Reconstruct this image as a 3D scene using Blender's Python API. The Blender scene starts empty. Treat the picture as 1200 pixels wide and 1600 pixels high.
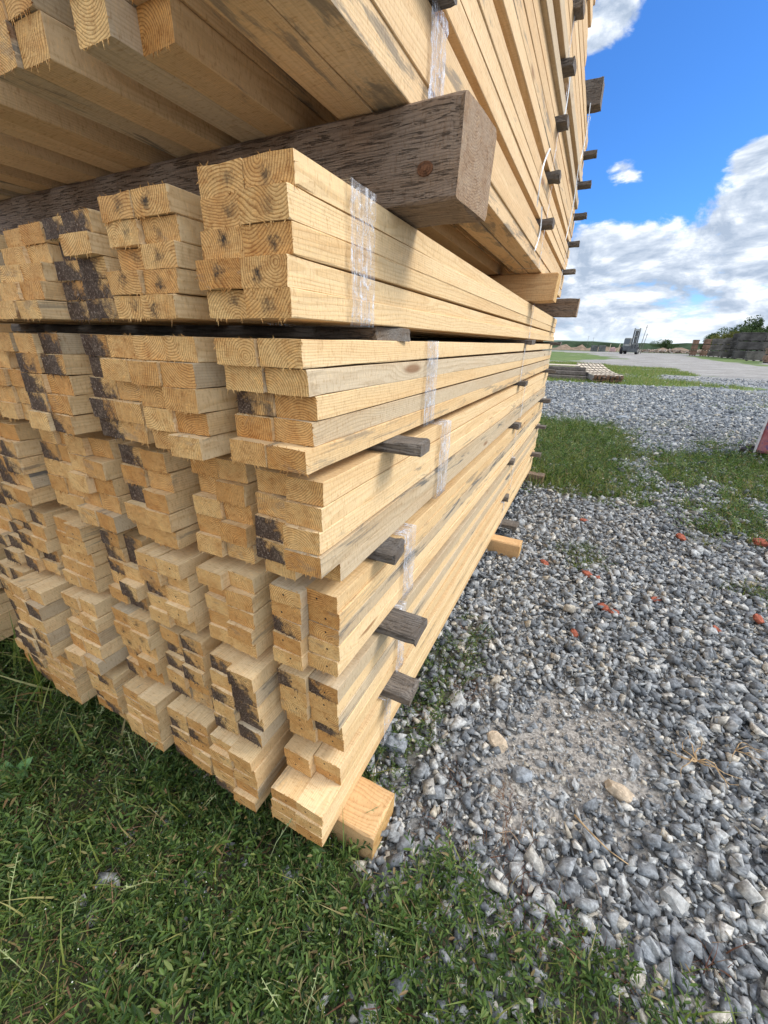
import bpy, math, random
import numpy as np
from mathutils import Matrix, Vector

random.seed(11)
RNG = np.random.default_rng(7)
scene = bpy.context.scene
COL = scene.collection

# ------------------------------------------------------------------ camera
cam_d = bpy.data.cameras.new('camera')
cam_d.sensor_fit = 'VERTICAL'; cam_d.sensor_height = 24.0
cam_d.lens = 620.16 / 1600 * 24.0
cam_d.clip_start = 0.02; cam_d.clip_end = 6000
cam = bpy.data.objects.new('camera', cam_d); COL.objects.link(cam)
R_ = np.array([[0.89470912, -0.19450198, -0.40207532], [0.44610948, 0.34490255, 0.82585021], [0.0219527, 0.91826533, -0.39535664]])
cam.matrix_world = Matrix([[R_[0, 0], R_[0, 1], -R_[0, 2], 0.39], [R_[1, 0], R_[1, 1], -R_[1, 2], 0.0],
                           [R_[2, 0], R_[2, 1], -R_[2, 2], 1.33], [0, 0, 0, 1]])
scene.camera = cam

# ------------------------------------------------------------------ light
SUN = Vector((0.80, 0.34, 0.80)).normalized()
sun_d = bpy.data.lights.new('sun', 'SUN'); sun_d.energy = 1.7; sun_d.angle = math.radians(22)
sun_d.color = (1.0, 0.94, 0.85)
sun = bpy.data.objects.new('sun', sun_d); COL.objects.link(sun)
sun.rotation_euler = SUN.to_track_quat('Z', 'Y').to_euler()
scene.view_settings.view_transform = 'Standard'; scene.view_settings.look = 'None'
scene.view_settings.gamma = 1.0; scene.view_settings.use_curve_mapping = False
scene.view_settings.exposure = 0.92


class NT:
    """thin helper round a node tree"""
    def __init__(self, nt): self.t = nt; self.t.nodes.clear()
    def n(self, typ, ins=None, **kw):
        nd = self.t.nodes.new(typ)
        for k, v in kw.items(): setattr(nd, k, v)
        for k, v in (ins or {}).items(): self.i(nd.inputs[k], v)
        return nd
    def i(self, sock, v):
        if isinstance(v, bpy.types.NodeSocket): self.t.links.new(v, sock)
        elif isinstance(v, bpy.types.Node): self.t.links.new(v.outputs[0], sock)
        else: sock.default_value = v
    def m(self, op, a, b=0.0, c=0.0, clamp=False):
        nd = self.n('ShaderNodeMath', operation=op, use_clamp=clamp)
        self.i(nd.inputs[0], a); self.i(nd.inputs[1], b); self.i(nd.inputs[2], c); return nd.outputs[0]
    def v(self, op, a, b=(0, 0, 0)):
        nd = self.n('ShaderNodeVectorMath', operation=op)
        self.i(nd.inputs[0], a)
        if op == 'SCALE': self.i(nd.inputs[3], b)
        else: self.i(nd.inputs[1], b)
        return nd.outputs[1] if op in ('LENGTH', 'DOT_PRODUCT', 'DISTANCE') else nd.outputs[0]
    def rng(self, x, a, b, c=0.0, d=1.0, smooth=True):
        nd = self.n('ShaderNodeMapRange', interpolation_type='SMOOTHSTEP' if smooth else 'LINEAR')
        for k, q in enumerate((x, a, b, c, d)): self.i(nd.inputs[k], q)
        return nd.outputs[0]
    def mix(self, f, a, b, mode='MIX'):
        nd = self.n('ShaderNodeMix', data_type='RGBA', blend_type=mode)
        self.i(nd.inputs[0], f); self.i(nd.inputs[6], a); self.i(nd.inputs[7], b); return nd.outputs[2]
    def noise(self, vec, scale, detail=3.0, rough=0.55, dist=0.0):
        nd = self.n('ShaderNodeTexNoise', {'Scale': scale, 'Detail': detail, 'Roughness': rough, 'Distortion': dist})
        if vec is not None: self.i(nd.inputs['Vector'], vec)
        return nd.outputs[0]
    def ramp(self, f, stops):
        nd = self.n('ShaderNodeValToRGB', {0: f}); e = nd.color_ramp.elements
        e[0].position, e[0].color = stops[0][0], (*stops[0][1], 1); e[1].position, e[1].color = stops[-1][0], (*stops[-1][1], 1)
        for p, c in stops[1:-1]:
            q = e.new(p); q.color = (*c, 1)
        return nd.outputs[0]
    def xyz(self, v):
        return self.n('ShaderNodeSeparateXYZ', {0: v}).outputs
    def comb(self, x, y, z):
        return self.n('ShaderNodeCombineXYZ', {0: x, 1: y, 2: z}).outputs[0]


# ------------------------------------------------------------------ sky with clouds
world = bpy.data.worlds.new('World'); scene.world = world; world.use_nodes = True
w = NT(world.node_tree)
sky = w.n('ShaderNodeTexSky', sky_type='NISHITA', sun_disc=False, sun_elevation=math.asin(SUN.z),
          sun_rotation=math.atan2(SUN.x, SUN.y), air_density=1.0, dust_density=0.4, ozone_density=3.5)
d = w.v('NORMALIZE', w.n('ShaderNodeTexCoord').outputs['Generated'])
dx, dy, dz = w.xyz(d)
Q = w.v('MULTIPLY', d, (1.0, 1.0, 2.3))
n1 = w.noise(w.v('ADD', Q, (3.7, 1.35, 0.4)), 5.6, 10.0, 0.60, 0.35)
n1b = w.noise(w.v('ADD', Q, (3.7 + .010, 1.35, 0.4 + .040)), 5.6, 7.0, 0.60, 0.35)
n2 = w.noise(w.v('MULTIPLY', d, (7.0, 7.0, 34.0)), 1.0, 8.0, 0.62, 0.3)
def puff(x, y, z, r0, r1, amp):
    dist = w.v('LENGTH', w.v('MULTIPLY', w.v('SUBTRACT', d, (x, y, z)), (1.0, 1.0, 1.7)))
    return w.rng(dist, r1, r0, 0.0, amp)
edge = w.m('SUBTRACT', dz, w.m('MULTIPLY', w.m('MAXIMUM', w.m('SUBTRACT', dx, 0.06), 0.0), 0.38))
thr = w.rng(edge, 0.150, 0.262, 0.30, 0.78)
for args in ((-.016, .958, .283, -.01, .078, .47), (.170, .945, .273, .0, .070, .48), (-.092, .886, .445, .02, .10, .40), (.01, .875, .475, .01, .06, .22)):
    thr = w.m('SUBTRACT', thr, puff(*args))
# away from the window of blue, unseen broken cloud added for neutral fill
thr = w.m('MINIMUM', thr, w.m('ADD', w.rng(w.v('DOT_PRODUCT', d, (0.02, 0.93, 0.36)), 0.72, 0.93, 0.30, 1.0), 0.0))
fray = w.m('MULTIPLY', w.m('SUBTRACT', w.noise(w.v('MULTIPLY', d, (26.0, 26.0, 48.0)), 1.0, 6.0, 0.62, 0.6), 0.5), 0.26)
dens = w.m('ADD', w.m('SUBTRACT', n1, thr), fray)
cm = w.rng(dens, 0.0, 0.15)
relief = w.m('MULTIPLY', w.m('SUBTRACT', n1, n1b), 3.0)
lit = w.m('ADD', w.m('ADD', w.m('MULTIPLY', n2, 0.9), relief), w.rng(dens, 0.30, 0.0, -0.02, 0.16))
ccol = w.ramp(lit, [(0.22, (2.1, 2.55, 3.25)), (0.48, (3.2, 3.6, 4.2)), (0.68, (4.7, 4.95, 5.2)), (0.95, (6.1, 6.1, 6.1))])
ccol = w.v('SCALE', ccol, w.rng(w.v('DOT_PRODUCT', d, (0.02, 0.93, 0.36)), 0.90, 0.45, 1.0, 1.75))  # clouds out of view brightened to lift fill on the front faces
skyc = w.mix(1.0, sky.outputs[0], (0.27, 0.54, 0.88, 1), 'MULTIPLY')
hz = w.mix(w.rng(dz, 0.14, 0.0, 0.0, 0.75), skyc, (3.4, 4.3, 5.2, 1))
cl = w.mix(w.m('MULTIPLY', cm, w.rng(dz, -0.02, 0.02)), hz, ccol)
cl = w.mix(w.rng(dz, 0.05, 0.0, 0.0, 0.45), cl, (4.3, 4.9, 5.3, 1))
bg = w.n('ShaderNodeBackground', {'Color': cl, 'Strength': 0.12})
w.n('ShaderNodeOutputWorld', {0: bg.outputs[0]})

# ------------------------------------------------------------------ generic helpers
def tag(o, label=None, cat=None, group=None, kind=None):
    if label: o['label'] = label
    if cat: o['category'] = cat
    if group: o['group'] = group
    if kind: o['kind'] = kind
    return o
def empty(name, loc, rz=0.0):
    o = bpy.data.objects.new(name, None); COL.objects.link(o)
    o.location = loc; o.rotation_euler = (0, 0, rz); o.empty_display_size = 0.1; return o
def link(name, me, parent=None, loc=None, rot=None):
    o = bpy.data.objects.new(name, me); COL.objects.link(o)
    if parent is not None: o.parent = parent
    if loc is not None: o.location = loc
    if rot is not None: o.rotation_euler = rot
    return o
def mesh(name, verts, faces, mats, idx=None, smooth=False):
    me = bpy.data.meshes.new(name)
    me.from_pydata([tuple(map(float, q)) for q in verts], [], faces)
    for m in mats: me.materials.append(m)
    if idx is not None: me.polygons.foreach_set('material_index', np.array(idx, dtype=np.int32))
    if smooth: me.polygons.foreach_set('use_smooth', np.ones(len(faces), dtype=bool))
    me.update(); return me
def fast_mesh(name, V, F, mats, idx=None, smooth=False):
    """V (n,3); F (m,k) equal sided faces"""
    me = bpy.data.meshes.new(name); V = np.asarray(V, np.float32); F = np.asarray(F, np.int32); k = F.shape[1]
    me.vertices.add(len(V)); me.vertices.foreach_set('co', V.ravel())
    me.loops.add(F.size); me.loops.foreach_set('vertex_index', F.ravel())
    me.polygons.add(len(F)); me.polygons.foreach_set('loop_start', np.arange(0, F.size, k, dtype=np.int32))
    if idx is not None: me.polygons.foreach_set('material_index', np.asarray(idx, np.int32))
    if smooth: me.polygons.foreach_set('use_smooth', np.ones(len(F), dtype=bool))
    for m in mats: me.materials.append(m)
    me.update(calc_edges=True); me.validate(); return me
class MB:
    """collects simple solids into one mesh"""
    def __init__(self): self.V = []; self.F = []
    def box(self, c, s, rz=0.0, taper=1.0, rx=0.0):
        b = len(self.V); cx, cy, cz = c; ca, sa = math.cos(rz), math.sin(rz)
        for z in (-.5, .5):
            t = 1.0 if z < 0 else taper
            for x, y in ((-.5, -.5), (.5, -.5), (.5, .5), (-.5, .5)):
                X, Y, Z = x * s[0] * t, y * s[1] * t, z * s[2]
                if rx: Y, Z = Y * math.cos(rx) - Z * math.sin(rx), Y * math.sin(rx) + Z * math.cos(rx)
                self.V.append((cx + X * ca - Y * sa, cy + X * sa + Y * ca, cz + Z))
        self.F += [tuple(b + i for i in f) for f in ((3, 2, 1, 0), (4, 5, 6, 7), (0, 1, 5, 4), (1, 2, 6, 5), (2, 3, 7, 6), (3, 0, 4, 7))]
        return self
    def tube(self, p, q, r0, r1=None, n=8):
        r1 = r0 if r1 is None else r1; p = Vector(p); q = Vector(q); a = (q - p).normalized()
        u = a.orthogonal().normalized(); v = a.cross(u); b = len(self.V)
        for P_, r in ((p, r0), (q, r1)):
            for i in range(n):
                t = 2 * math.pi * i / n; self.V.append(tuple(P_ + u * (r * math.cos(t)) + v * (r * math.sin(t))))
        for i in range(n): self.F.append((b + i, b + (i + 1) % n, b + n + (i + 1) % n, b + n + i))
        self.F.append(tuple(b + i for i in reversed(range(n)))); self.F.append(tuple(b + n + i for i in range(n)))
        return self
    def build(self, name, mat, parent=None, loc=None, rot=None, bevel=0.0, smooth=False):
        o = link(name, mesh(name, self.V, self.F, [mat], smooth=smooth), parent, loc, rot)
        if bevel:
            m = o.modifiers.new('b', 'BEVEL'); m.width = bevel; m.segments = 2; m.limit_method = 'ANGLE'
        return o

def hash2(ix, iy, seed):
    h = (ix.astype(np.int64) * 374761393 + iy.astype(np.int64) * 668265263 + seed * 974634777) & 0xffffffff
    h = ((h ^ (h >> 13)) * 1274126177) & 0xffffffff
    return ((h ^ (h >> 16)) & 0xffff) / 65535.0
def vnoise(x, y, s, seed=0, oct=3):
    x = np.asarray(x, float) * s; y = np.asarray(y, float) * s; out = 0; amp = 1; tot = 0
    for o in range(oct):
        ix, iy = np.floor(x), np.floor(y); fx, fy = x - ix, y - iy
        fx = fx * fx * (3 - 2 * fx); fy = fy * fy * (3 - 2 * fy)
        a = hash2(ix, iy, seed + o); b = hash2(ix + 1, iy, seed + o); c_ = hash2(ix, iy + 1, seed + o); e = hash2(ix + 1, iy + 1, seed + o)
        out = out + amp * ((a * (1 - fx) + b * fx) * (1 - fy) + (c_ * (1 - fx) + e * fx) * fy)
        tot += amp; amp *= .5; x = x * 2.03 + 7.1; y = y * 2.03 + 3.3
    return out / tot
def poly_sd(x, y, poly):
    """signed distance, positive inside"""
    x = np.asarray(x, float); y = np.asarray(y, float); ins = np.zeros(x.shape, bool); dm = np.full(x.shape, 1e9); n = len(poly)
    for i in range(n):
        x0, y0 = poly[i]; x1, y1 = poly[(i + 1) % n]
        if y0 != y1:
            c = ((y0 > y) != (y1 > y)) & (x < (x1 - x0) * (y - y0) / (y1 - y0) + x0); ins ^= c
        ex, ey = x1 - x0, y1 - y0; t = np.clip(((x - x0) * ex + (y - y0) * ey) / (ex * ex + ey * ey + 1e-12), 0, 1)
        dm = np.minimum(dm, np.hypot(x - x0 - t * ex, y - y0 - t * ey))
    return np.where(ins, dm, -dm)
def sstep(a, b, x):
    t = np.clip((x - a) / (b - a), 0, 1); return t * t * (3 - 2 * t)

# ------------------------------------------------------------------ materials
def principled(t, col, rough=0.7, spec=0.3, normal=None, **kw):
    p = t.n('ShaderNodeBsdfPrincipled', {'Base Color': col, 'Roughness': rough, 'Specular IOR Level': spec})
    if normal is not None: t.i(p.inputs['Normal'], normal)
    for k, v in kw.items(): t.i(p.inputs[k.replace('_', ' ')], v)
    t.n('ShaderNodeOutputMaterial', {0: p.outputs[0]}); return p
def new_mat(name):
    m = bpy.data.materials.new(name); m.use_nodes = True; return m, NT(m.node_tree)

def wood(name, early, late, tint_a, tint_b, end=None, bark=0.0, stain=0.3, bump=0.5, ring=0.0042, knots=True, contrast=0.6, rough=0.75, crack=0.0):
    """solid wood: growth rings round an off-centre pith, run along local Y"""
    m, t = new_mat(name)
    obj = t.n('ShaderNodeTexCoord').outputs['Object']; rnd = t.n('ShaderNodeObjectInfo').outputs['Random']
    wn = t.n('ShaderNodeTexWhiteNoise', {'W': t.m('MULTIPLY', rnd, 917.0)}, noise_dimensions='1D')
    off = t.v('MULTIPLY', t.v('SUBTRACT', wn.outputs[1], (0.5, 0.5, 0.5)), (0.13, 40.0, 0.13))
    p = t.v('ADD', obj, off)
    px, py, pz = t.xyz(p); lx, ly, lz = t.xyz(obj)
    warp = t.noise(t.v('MULTIPLY', p, (9.0, 1.3, 9.0)), 1.0, 3.0, 0.5)
    warp2 = t.noise(t.v('MULTIPLY', p, (60.0, 5.0, 60.0)), 1.0, 2.0, 0.5)
    r = t.v('LENGTH', t.comb(px, 0.0, pz))
    r = t.m('ADD', r, t.m('ADD', t.m('MULTIPLY', warp, 0.035), t.m('MULTIPLY', warp2, 0.0022)))
    # knots pull the rings aside
    kv = t.n('ShaderNodeTexVoronoi', {'Vector': t.v('MULTIPLY', p, (11.0, 2.3, 11.0)), 'Scale': 1.0}, feature='F1')
    kd = kv.outputs['Distance']
    ksel = t.m('GREATER_THAN', t.xyz(kv.outputs['Color'])[0], 0.62)
    kmask = t.m('MULTIPLY', t.rng(kd, 0.16, 0.07), ksel)
    r = t.m('ADD', r, t.m('MULTIPLY', t.m('MULTIPLY', t.rng(kd, 0.42, 0.05), ksel), 0.012))
    fr = t.m('FRACT', t.m('DIVIDE', r, ring))
    ringv = t.m('MULTIPLY', t.rng(fr, 0.35, 0.9), t.rng(fr, 1.0, 0.93))
    fib = t.noise(t.v('MULTIPLY', p, (420.0, 14.0, 420.0)), 1.0, 2.0, 0.6)
    saw = t.noise(t.v('MULTIPLY', p, (60.0, 210.0, 75.0)), 1.0, 4.0, 0.70, .3)
    broad = t.noise(t.v('MULTIPLY', p, (16.0, 1.6, 16.0)), 1.0, 3.0, 0.6)
    base = t.mix(t.m('MULTIPLY', ringv, contrast), (*early, 1), (*late, 1))
    tint = t.mix(t.m('FRACT', t.m('MULTIPLY', rnd, 37.13)), (*tint_a, 1), (*tint_b, 1))
    base = t.mix(1.0, base, tint, 'MULTIPLY')
    base = t.mix(t.rng(broad, 0.42, 0.68, 0.0, 0.30), base, t.mix(1.0, base, (0.80, 0.62, 0.42, 1), 'MULTIPLY'))
    base = t.mix(t.rng(fib, 0.45, 0.75, 0.0, 0.22), base, t.mix(1.0, base, (0.62, 0.52, 0.42, 1), 'MULTIPLY'))
    base = t.mix(t.rng(saw, 0.52, 0.68, 0.0, 0.55), base, t.mix(1.0, base, (1.22, 1.16, 1.02, 1), 'MULTIPLY'))
    base = t.mix(t.rng(saw, 0.47, 0.33, 0.0, 0.55), base, t.mix(1.0, base, (0.66, 0.52, 0.38, 1), 'MULTIPLY'))
    if stain:
        sn = t.noise(t.v('MULTIPLY', p, (14.0, 3.0, 30.0)), 1.0, 6.0, 0.72, 0.6)
        lim = t.rng(t.m('FRACT', t.m('MULTIPLY', rnd, 11.7)), 0.35, 1.0, 0.72, 0.50)
        base = t.mix(t.m('MULTIPLY', t.rng(t.m('SUBTRACT', sn, lim), 0.0, 0.10), stain), base, (0.17, 0.155, 0.13, 1))
    if knots:
        base = t.mix(t.m('MULTIPLY', kmask, 0.75), base, (0.20, 0.085, 0.030, 1))
    h = t.m('ADD', t.m('MULTIPLY', saw, 0.9), t.m('ADD', t.m('MULTIPLY', fib, 0.5), t.m('MULTIPLY', ringv, 0.25)))
    hd = 0.0016
    if crack:
        ck = t.noise(t.v('MULTIPLY', p, (300.0, 20.0, 300.0)), 1.0, 4.0, 0.6, 0.9)
        cmk = t.rng(ck, 0.44, 0.36)
        base = t.mix(t.m('MULTIPLY', cmk, .45 * crack), base, (0.028, 0.020, 0.016, 1))
        lt = t.noise(t.v('MULTIPLY', p, (90.0, 6.0, 90.0)), 1.0, 5.0, 0.7)
        base = t.mix(t.rng(lt, 0.52, 0.75, 0, .5), base, t.mix(1.0, base, (1.7, 1.65, 1.6, 1), 'MULTIPLY'))
        h = t.m('SUBTRACT', h, t.m('MULTIPLY', cmk, 1.2)); hd = 0.003
    if end:
        grit = t.noise(p, 210.0, 4.0, 0.75); blot = t.noise(p, 34.0, 4.0, 0.65); cut = t.noise(t.v('MULTIPLY', p, (25, 25, 420)), 1.0, 2.0, 0.5)
        base = t.mix(t.rng(blot, 0.40, 0.68, 0.0, 0.45), base, t.mix(1.0, base, (0.70, 0.52, 0.34, 1), 'MULTIPLY'))
        base = t.mix(t.rng(grit, 0.53, 0.70, 0.0, 0.75), base, t.mix(1.0, base, (1.3, 1.22, 1.05, 1), 'MULTIPLY'))
        base = t.mix(t.rng(grit, 0.46, 0.32, 0.0, 0.70), base, t.mix(1.0, base, (0.5, 0.40, 0.30, 1), 'MULTIPLY'))
        h = t.m('ADD', t.m('MULTIPLY', grit, 1.0), t.m('ADD', t.m('MULTIPLY', blot, 0.8), t.m('MULTIPLY', cut, 0.5))); hd = 0.0022
        cx = t.m('SUBTRACT', lx, t.m('MULTIPLY', t.m('SUBTRACT', t.m('FRACT', t.m('MULTIPLY', rnd, 71.3)), 0.5), 0.026))
        cz = t.m('SUBTRACT', lz, t.m('MULTIPLY', t.m('SUBTRACT', t.m('FRACT', t.m('MULTIPLY', rnd, 53.9)), 0.5), 0.012))
        dd = t.v('LENGTH', t.comb(cx, 0.0, cz))
        if end == 'hole': mk = t.rng(dd, 0.0030, 0.0022)
        elif end == 'smudge':
            sm = t.noise(p, 120.0, 4.0, 0.7)
            mk = t.m('MULTIPLY', t.rng(t.m('ADD', dd, t.m('MULTIPLY', t.m('SUBTRACT', sm, 0.5), 0.05)), 0.016, -.004), t.rng(t.m('FRACT', t.m('MULTIPLY', rnd, 91.7)), 0.0, 0.7, .5, .95))
        elif end == 'slit':
            mk = t.m('MULTIPLY', t.m('LESS_THAN', t.m('ABSOLUTE', t.m('ADD', cz, t.m('MULTIPLY', cx, 0.2))), 0.0012), t.m('LESS_THAN', t.m('ABSOLUTE', cx), 0.009))
        else: mk = None
        if mk is not None: base = t.mix(mk, base, (0.022, 0.019, 0.017, 1))
        if bark:
            bn = t.noise(p, 230.0, 4.0, 0.85); bb = t.noise(p, 28.0, 4.0, 0.7)
            bc = t.ramp(bn, [(0.38, (0.024, 0.013, 0.008)), (0.53, (0.080, 0.044, 0.026)), (0.60, (0.15, 0.090, 0.055)), (0.68, (0.55, 0.47, 0.39))])
            bc = t.mix(t.rng(bb, .42, .66, 0, .75), bc, t.mix(t.rng(bn, .35, .65), (0.034, 0.021, 0.013, 1), (0.24, 0.165, 0.110, 1)))
            bm = t.rng(t.m('ADD', t.m('MULTIPLY', bb, 1.0), t.m('MULTIPLY', t.m('ADD', lx, lz), -5.0)), 0.55 - 0.27 * bark, 0.75 - 0.27 * bark)
            bm = t.m('MULTIPLY', bm, t.rng(bn, .30, .42, .75, 1.0))
            base = t.mix(bm, base, bc)
            h = t.m('ADD', h, t.m('MULTIPLY', bn, 1.6))
    nrm = t.n('ShaderNodeBump', {'Height': h, 'Strength': bump, 'Distance': hd}).outputs[0]
    principled(t, base, rough, 0.22, nrm); return m

PINE = dict(early=(0.79, 0.61, 0.365), late=(0.62, 0.42, 0.205), tint_a=(1.02, 1.0, 0.98), tint_b=(0.88, 0.82, 0.74))
M_pine = wood('pine_long_face', **PINE, contrast=0.42, stain=.55)
M_up = wood('pine_long_face_upper', early=(0.77, 0.58, 0.355), late=(0.60, 0.405, 0.21), tint_a=(1.0, 0.98, 0.95), tint_b=(0.84, 0.79, 0.72), contrast=0.40, stain=0.7)
ENDC = dict(early=(0.72, 0.475, 0.205), late=(0.40, 0.22, 0.075), tint_a=(1.10, 1.08, 1.05), tint_b=(0.86, 0.68, 0.50), knots=False, stain=0.35, bump=0.8, contrast=0.95, ring=0.0042)
M_end = {'plain': wood('pine_end_grain', end='plain', **ENDC), 'hole': wood('pine_end_nail_hole', end='hole', **ENDC),
         'smudge': wood('pine_end_dark_pith', end='smudge', **ENDC), 'slit': wood('pine_end_slit', end='slit', **ENDC),
         'bark': wood('pine_end_bark', end='plain', bark=1.0, **ENDC), 'half': wood('pine_end_half_bark', end='hole', bark=0.55, **ENDC)}
GREYW = dict(early=(0.225, 0.208, 0.188), late=(0.115, 0.104, 0.095), tint_a=(1.05, 1.0, 0.95), tint_b=(0.72, 0.72, 0.74), knots=True, stain=0.3, bump=1.0, contrast=0.7, ring=0.0042, crack=.6)
M_grey = wood('weathered_grey_wood', **GREYW); M_grey_end = wood('weathered_grey_end', end='plain', **GREYW)
M_brown = wood('weathered_brown_wood', early=(0.265, 0.195, 0.142), late=(0.155, 0.112, 0.082), tint_a=(1, 1, 1), tint_b=(1, 1, 1), stain=0.6, bump=1.0, contrast=0.55, ring=0.0034, crack=1.0)
M_brown_end = wood('weathered_brown_end', end='plain', early=(0.38, 0.28, 0.19), late=(0.23, 0.16, 0.105), tint_a=(1, 1, 1), tint_b=(1, 1, 1), stain=0.5, bump=1.0)
M_orange = wood('fresh_orange_pine', early=(0.66, 0.43, 0.215), late=(0.48, 0.27, 0.115), tint_a=(1, 1, 1), tint_b=(1, 1, 1), stain=0.15, contrast=0.6)
M_orange_end = wood('fresh_orange_end', end='plain', early=(0.68, 0.46, 0.20), late=(0.48, 0.27, 0.1), tint_a=(1, 1, 1), tint_b=(1, 1, 1), stain=0.2)

M_stained = wood('pine_blue_stained', early=(0.60, 0.49, 0.34), late=(0.44, 0.335, 0.21), tint_a=(1, 1, 1), tint_b=(.9, .88, .84), contrast=0.45, stain=1.0)
def film_mat():
    m, t = new_mat('stretch_film')
    obj = t.n('ShaderNodeTexCoord').outputs['Object']
    st = t.noise(t.v('MULTIPLY', obj, (18.0, 150.0, 9.0)), 1.0, 4.0, 0.65, 0.8)
    cr = t.noise(t.v('MULTIPLY', obj, (60.0, 60.0, 60.0)), 1.0, 4.0, 0.7, 1.0)
    f = t.m('ADD', t.rng(st, 0.46, 0.68, 0.13, 0.72), t.rng(cr, 0.52, 0.63, 0.0, 0.5), clamp=True)
    nrm = t.n('ShaderNodeBump', {'Height': t.m('ADD', st, cr), 'Strength': 1.0, 'Distance': 0.006}).outputs[0]
    p = t.n('ShaderNodeBsdfPrincipled', {'Base Color': (0.80, 0.83, 0.90, 1), 'Roughness': 0.16, 'Specular IOR Level': 0.9, 'Normal': nrm})
    tr = t.n('ShaderNodeBsdfTransparent', {0: (0.97, 0.97, 0.98, 1)})
    mx = t.n('ShaderNodeMixShader', {0: f, 1: tr.outputs[0], 2: p.outputs[0]})
    t.n('ShaderNodeOutputMaterial', {0: mx.outputs[0]}); return m
M_film = film_mat()
def plain(name, col, rough=0.6, spec=0.3, var=0.15, scale=6.0, metal=0.0, bump=0.0):
    m, t = new_mat(name)
    obj = t.n('ShaderNodeTexCoord').outputs['Object']
    n = t.noise(obj, scale, 5.0, 0.65)
    c = t.mix(t.rng(n, 0.3, 0.7), tuple(x * (1 - var) for x in col) + (1,), tuple(min(1, x * (1 + var)) for x in col) + (1,))
    nrm = t.n('ShaderNodeBump', {'Height': n, 'Strength': bump, 'Distance': 0.02}).outputs[0] if bump else None
    principled(t, c, rough, spec, nrm, Metallic=metal); return m
M_strap = plain('white_strap', (0.66, 0.68, 0.70), 0.35, 0.5, 0.15, 60.0)

def island_mat(name, stops, rough=0.6, spec=0.3, transl=0.0, tex=None, bump=0.0):
    """colour of each loose piece (a leaf, a blade, a stone) picked at random"""
    m, t = new_mat(name)
    ri = t.n('ShaderNodeNewGeometry').outputs['Random Per Island']
    c = t.ramp(ri, stops); nrm = None
    if tex:
        obj = t.n('ShaderNodeTexCoord').outputs['Object']; n = t.noise(obj, tex, 4.0, 0.65)
        c = t.mix(t.rng(n, 0.35, 0.7), t.mix(1.0, c, (0.62, 0.61, 0.60, 1), 'MULTIPLY'), t.mix(1.0, c, (1.32, 1.32, 1.30, 1), 'MULTIPLY'))
        nrm = t.n('ShaderNodeBump', {'Height': n, 'Strength': bump, 'Distance': 0.006}).outputs[0]
    p = t.n('ShaderNodeBsdfPrincipled', {'Base Color': c, 'Roughness': rough, 'Specular IOR Level': spec})
    if nrm is not None: t.i(p.inputs['Normal'], nrm)
    out = p.outputs[0]
    if transl:
        tl = t.n('ShaderNodeBsdfTranslucent', {0: t.mix(1.0, c, (1.3, 1.5, 0.7, 1), 'MULTIPLY')})
        out = t.n('ShaderNodeMixShader', {0: transl, 1: p.outputs[0], 2: tl.outputs[0]}).outputs[0]
    t.n('ShaderNodeOutputMaterial', {0: out}); return m
M_stone = island_mat('crushed_stone', [(0.0, (0.125, 0.136, 0.150)), (0.3, (0.215, 0.228, 0.243)), (0.6, (0.325, 0.338, 0.347)), (0.85, (0.47, 0.472, 0.46)), (0.94, (0.46, 0.41, 0.33)), (1.0, (0.60, 0.58, 0.54))], 0.80, 0.22, 0, 80.0, 0.35)
M_leaf = island_mat('knotweed_leaves', [(0.0, (0.020, 0.044, 0.011)), (0.40, (0.050, 0.098, 0.019)), (0.75, (0.105, 0.168, 0.034)), (0.92, (0.19, 0.225, 0.075)), (1.0, (0.22, 0.13, 0.065))], 0.5, 0.28, 0.25)
M_blade = island_mat('grass_blades', [(0.0, (0.065, 0.110, 0.026)), (0.4, (0.130, 0.195, 0.040)), (0.7, (0.24, 0.27, 0.065)), (0.88, (0.36, 0.31, 0.14)), (1.0, (0.30, 0.20, 0.11))], 0.5, 0.35, 0.25)
M_dry = island_mat('dry_stems', [(0.0, (0.10, 0.042, 0.028)), (0.5, (0.17, 0.078, 0.045)), (1.0, (0.30, 0.21, 0.13))], 0.8, 0.2)
M_root = plain('pale_root', (0.42, 0.29, 0.16), 0.8, 0.2, 0.25, 40.0)
M_rock = plain('pale_limestone', (0.40, 0.40, 0.385), 0.85, 0.2, 0.35, 45.0, bump=0.5)
M_rockdark = plain('grey_rock', (0.26, 0.28, 0.30), 0.85, 0.2, 0.4, 50.0, bump=0.5)
M_rocktan = plain('tan_rock', (0.50, 0.40, 0.29), 0.85, 0.2, 0.3, 45.0, bump=0.5)
M_brick = plain('red_brick', (0.34, 0.110, 0.070), 0.95, 0.08, 0.5, 60.0, bump=0.4)

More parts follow.
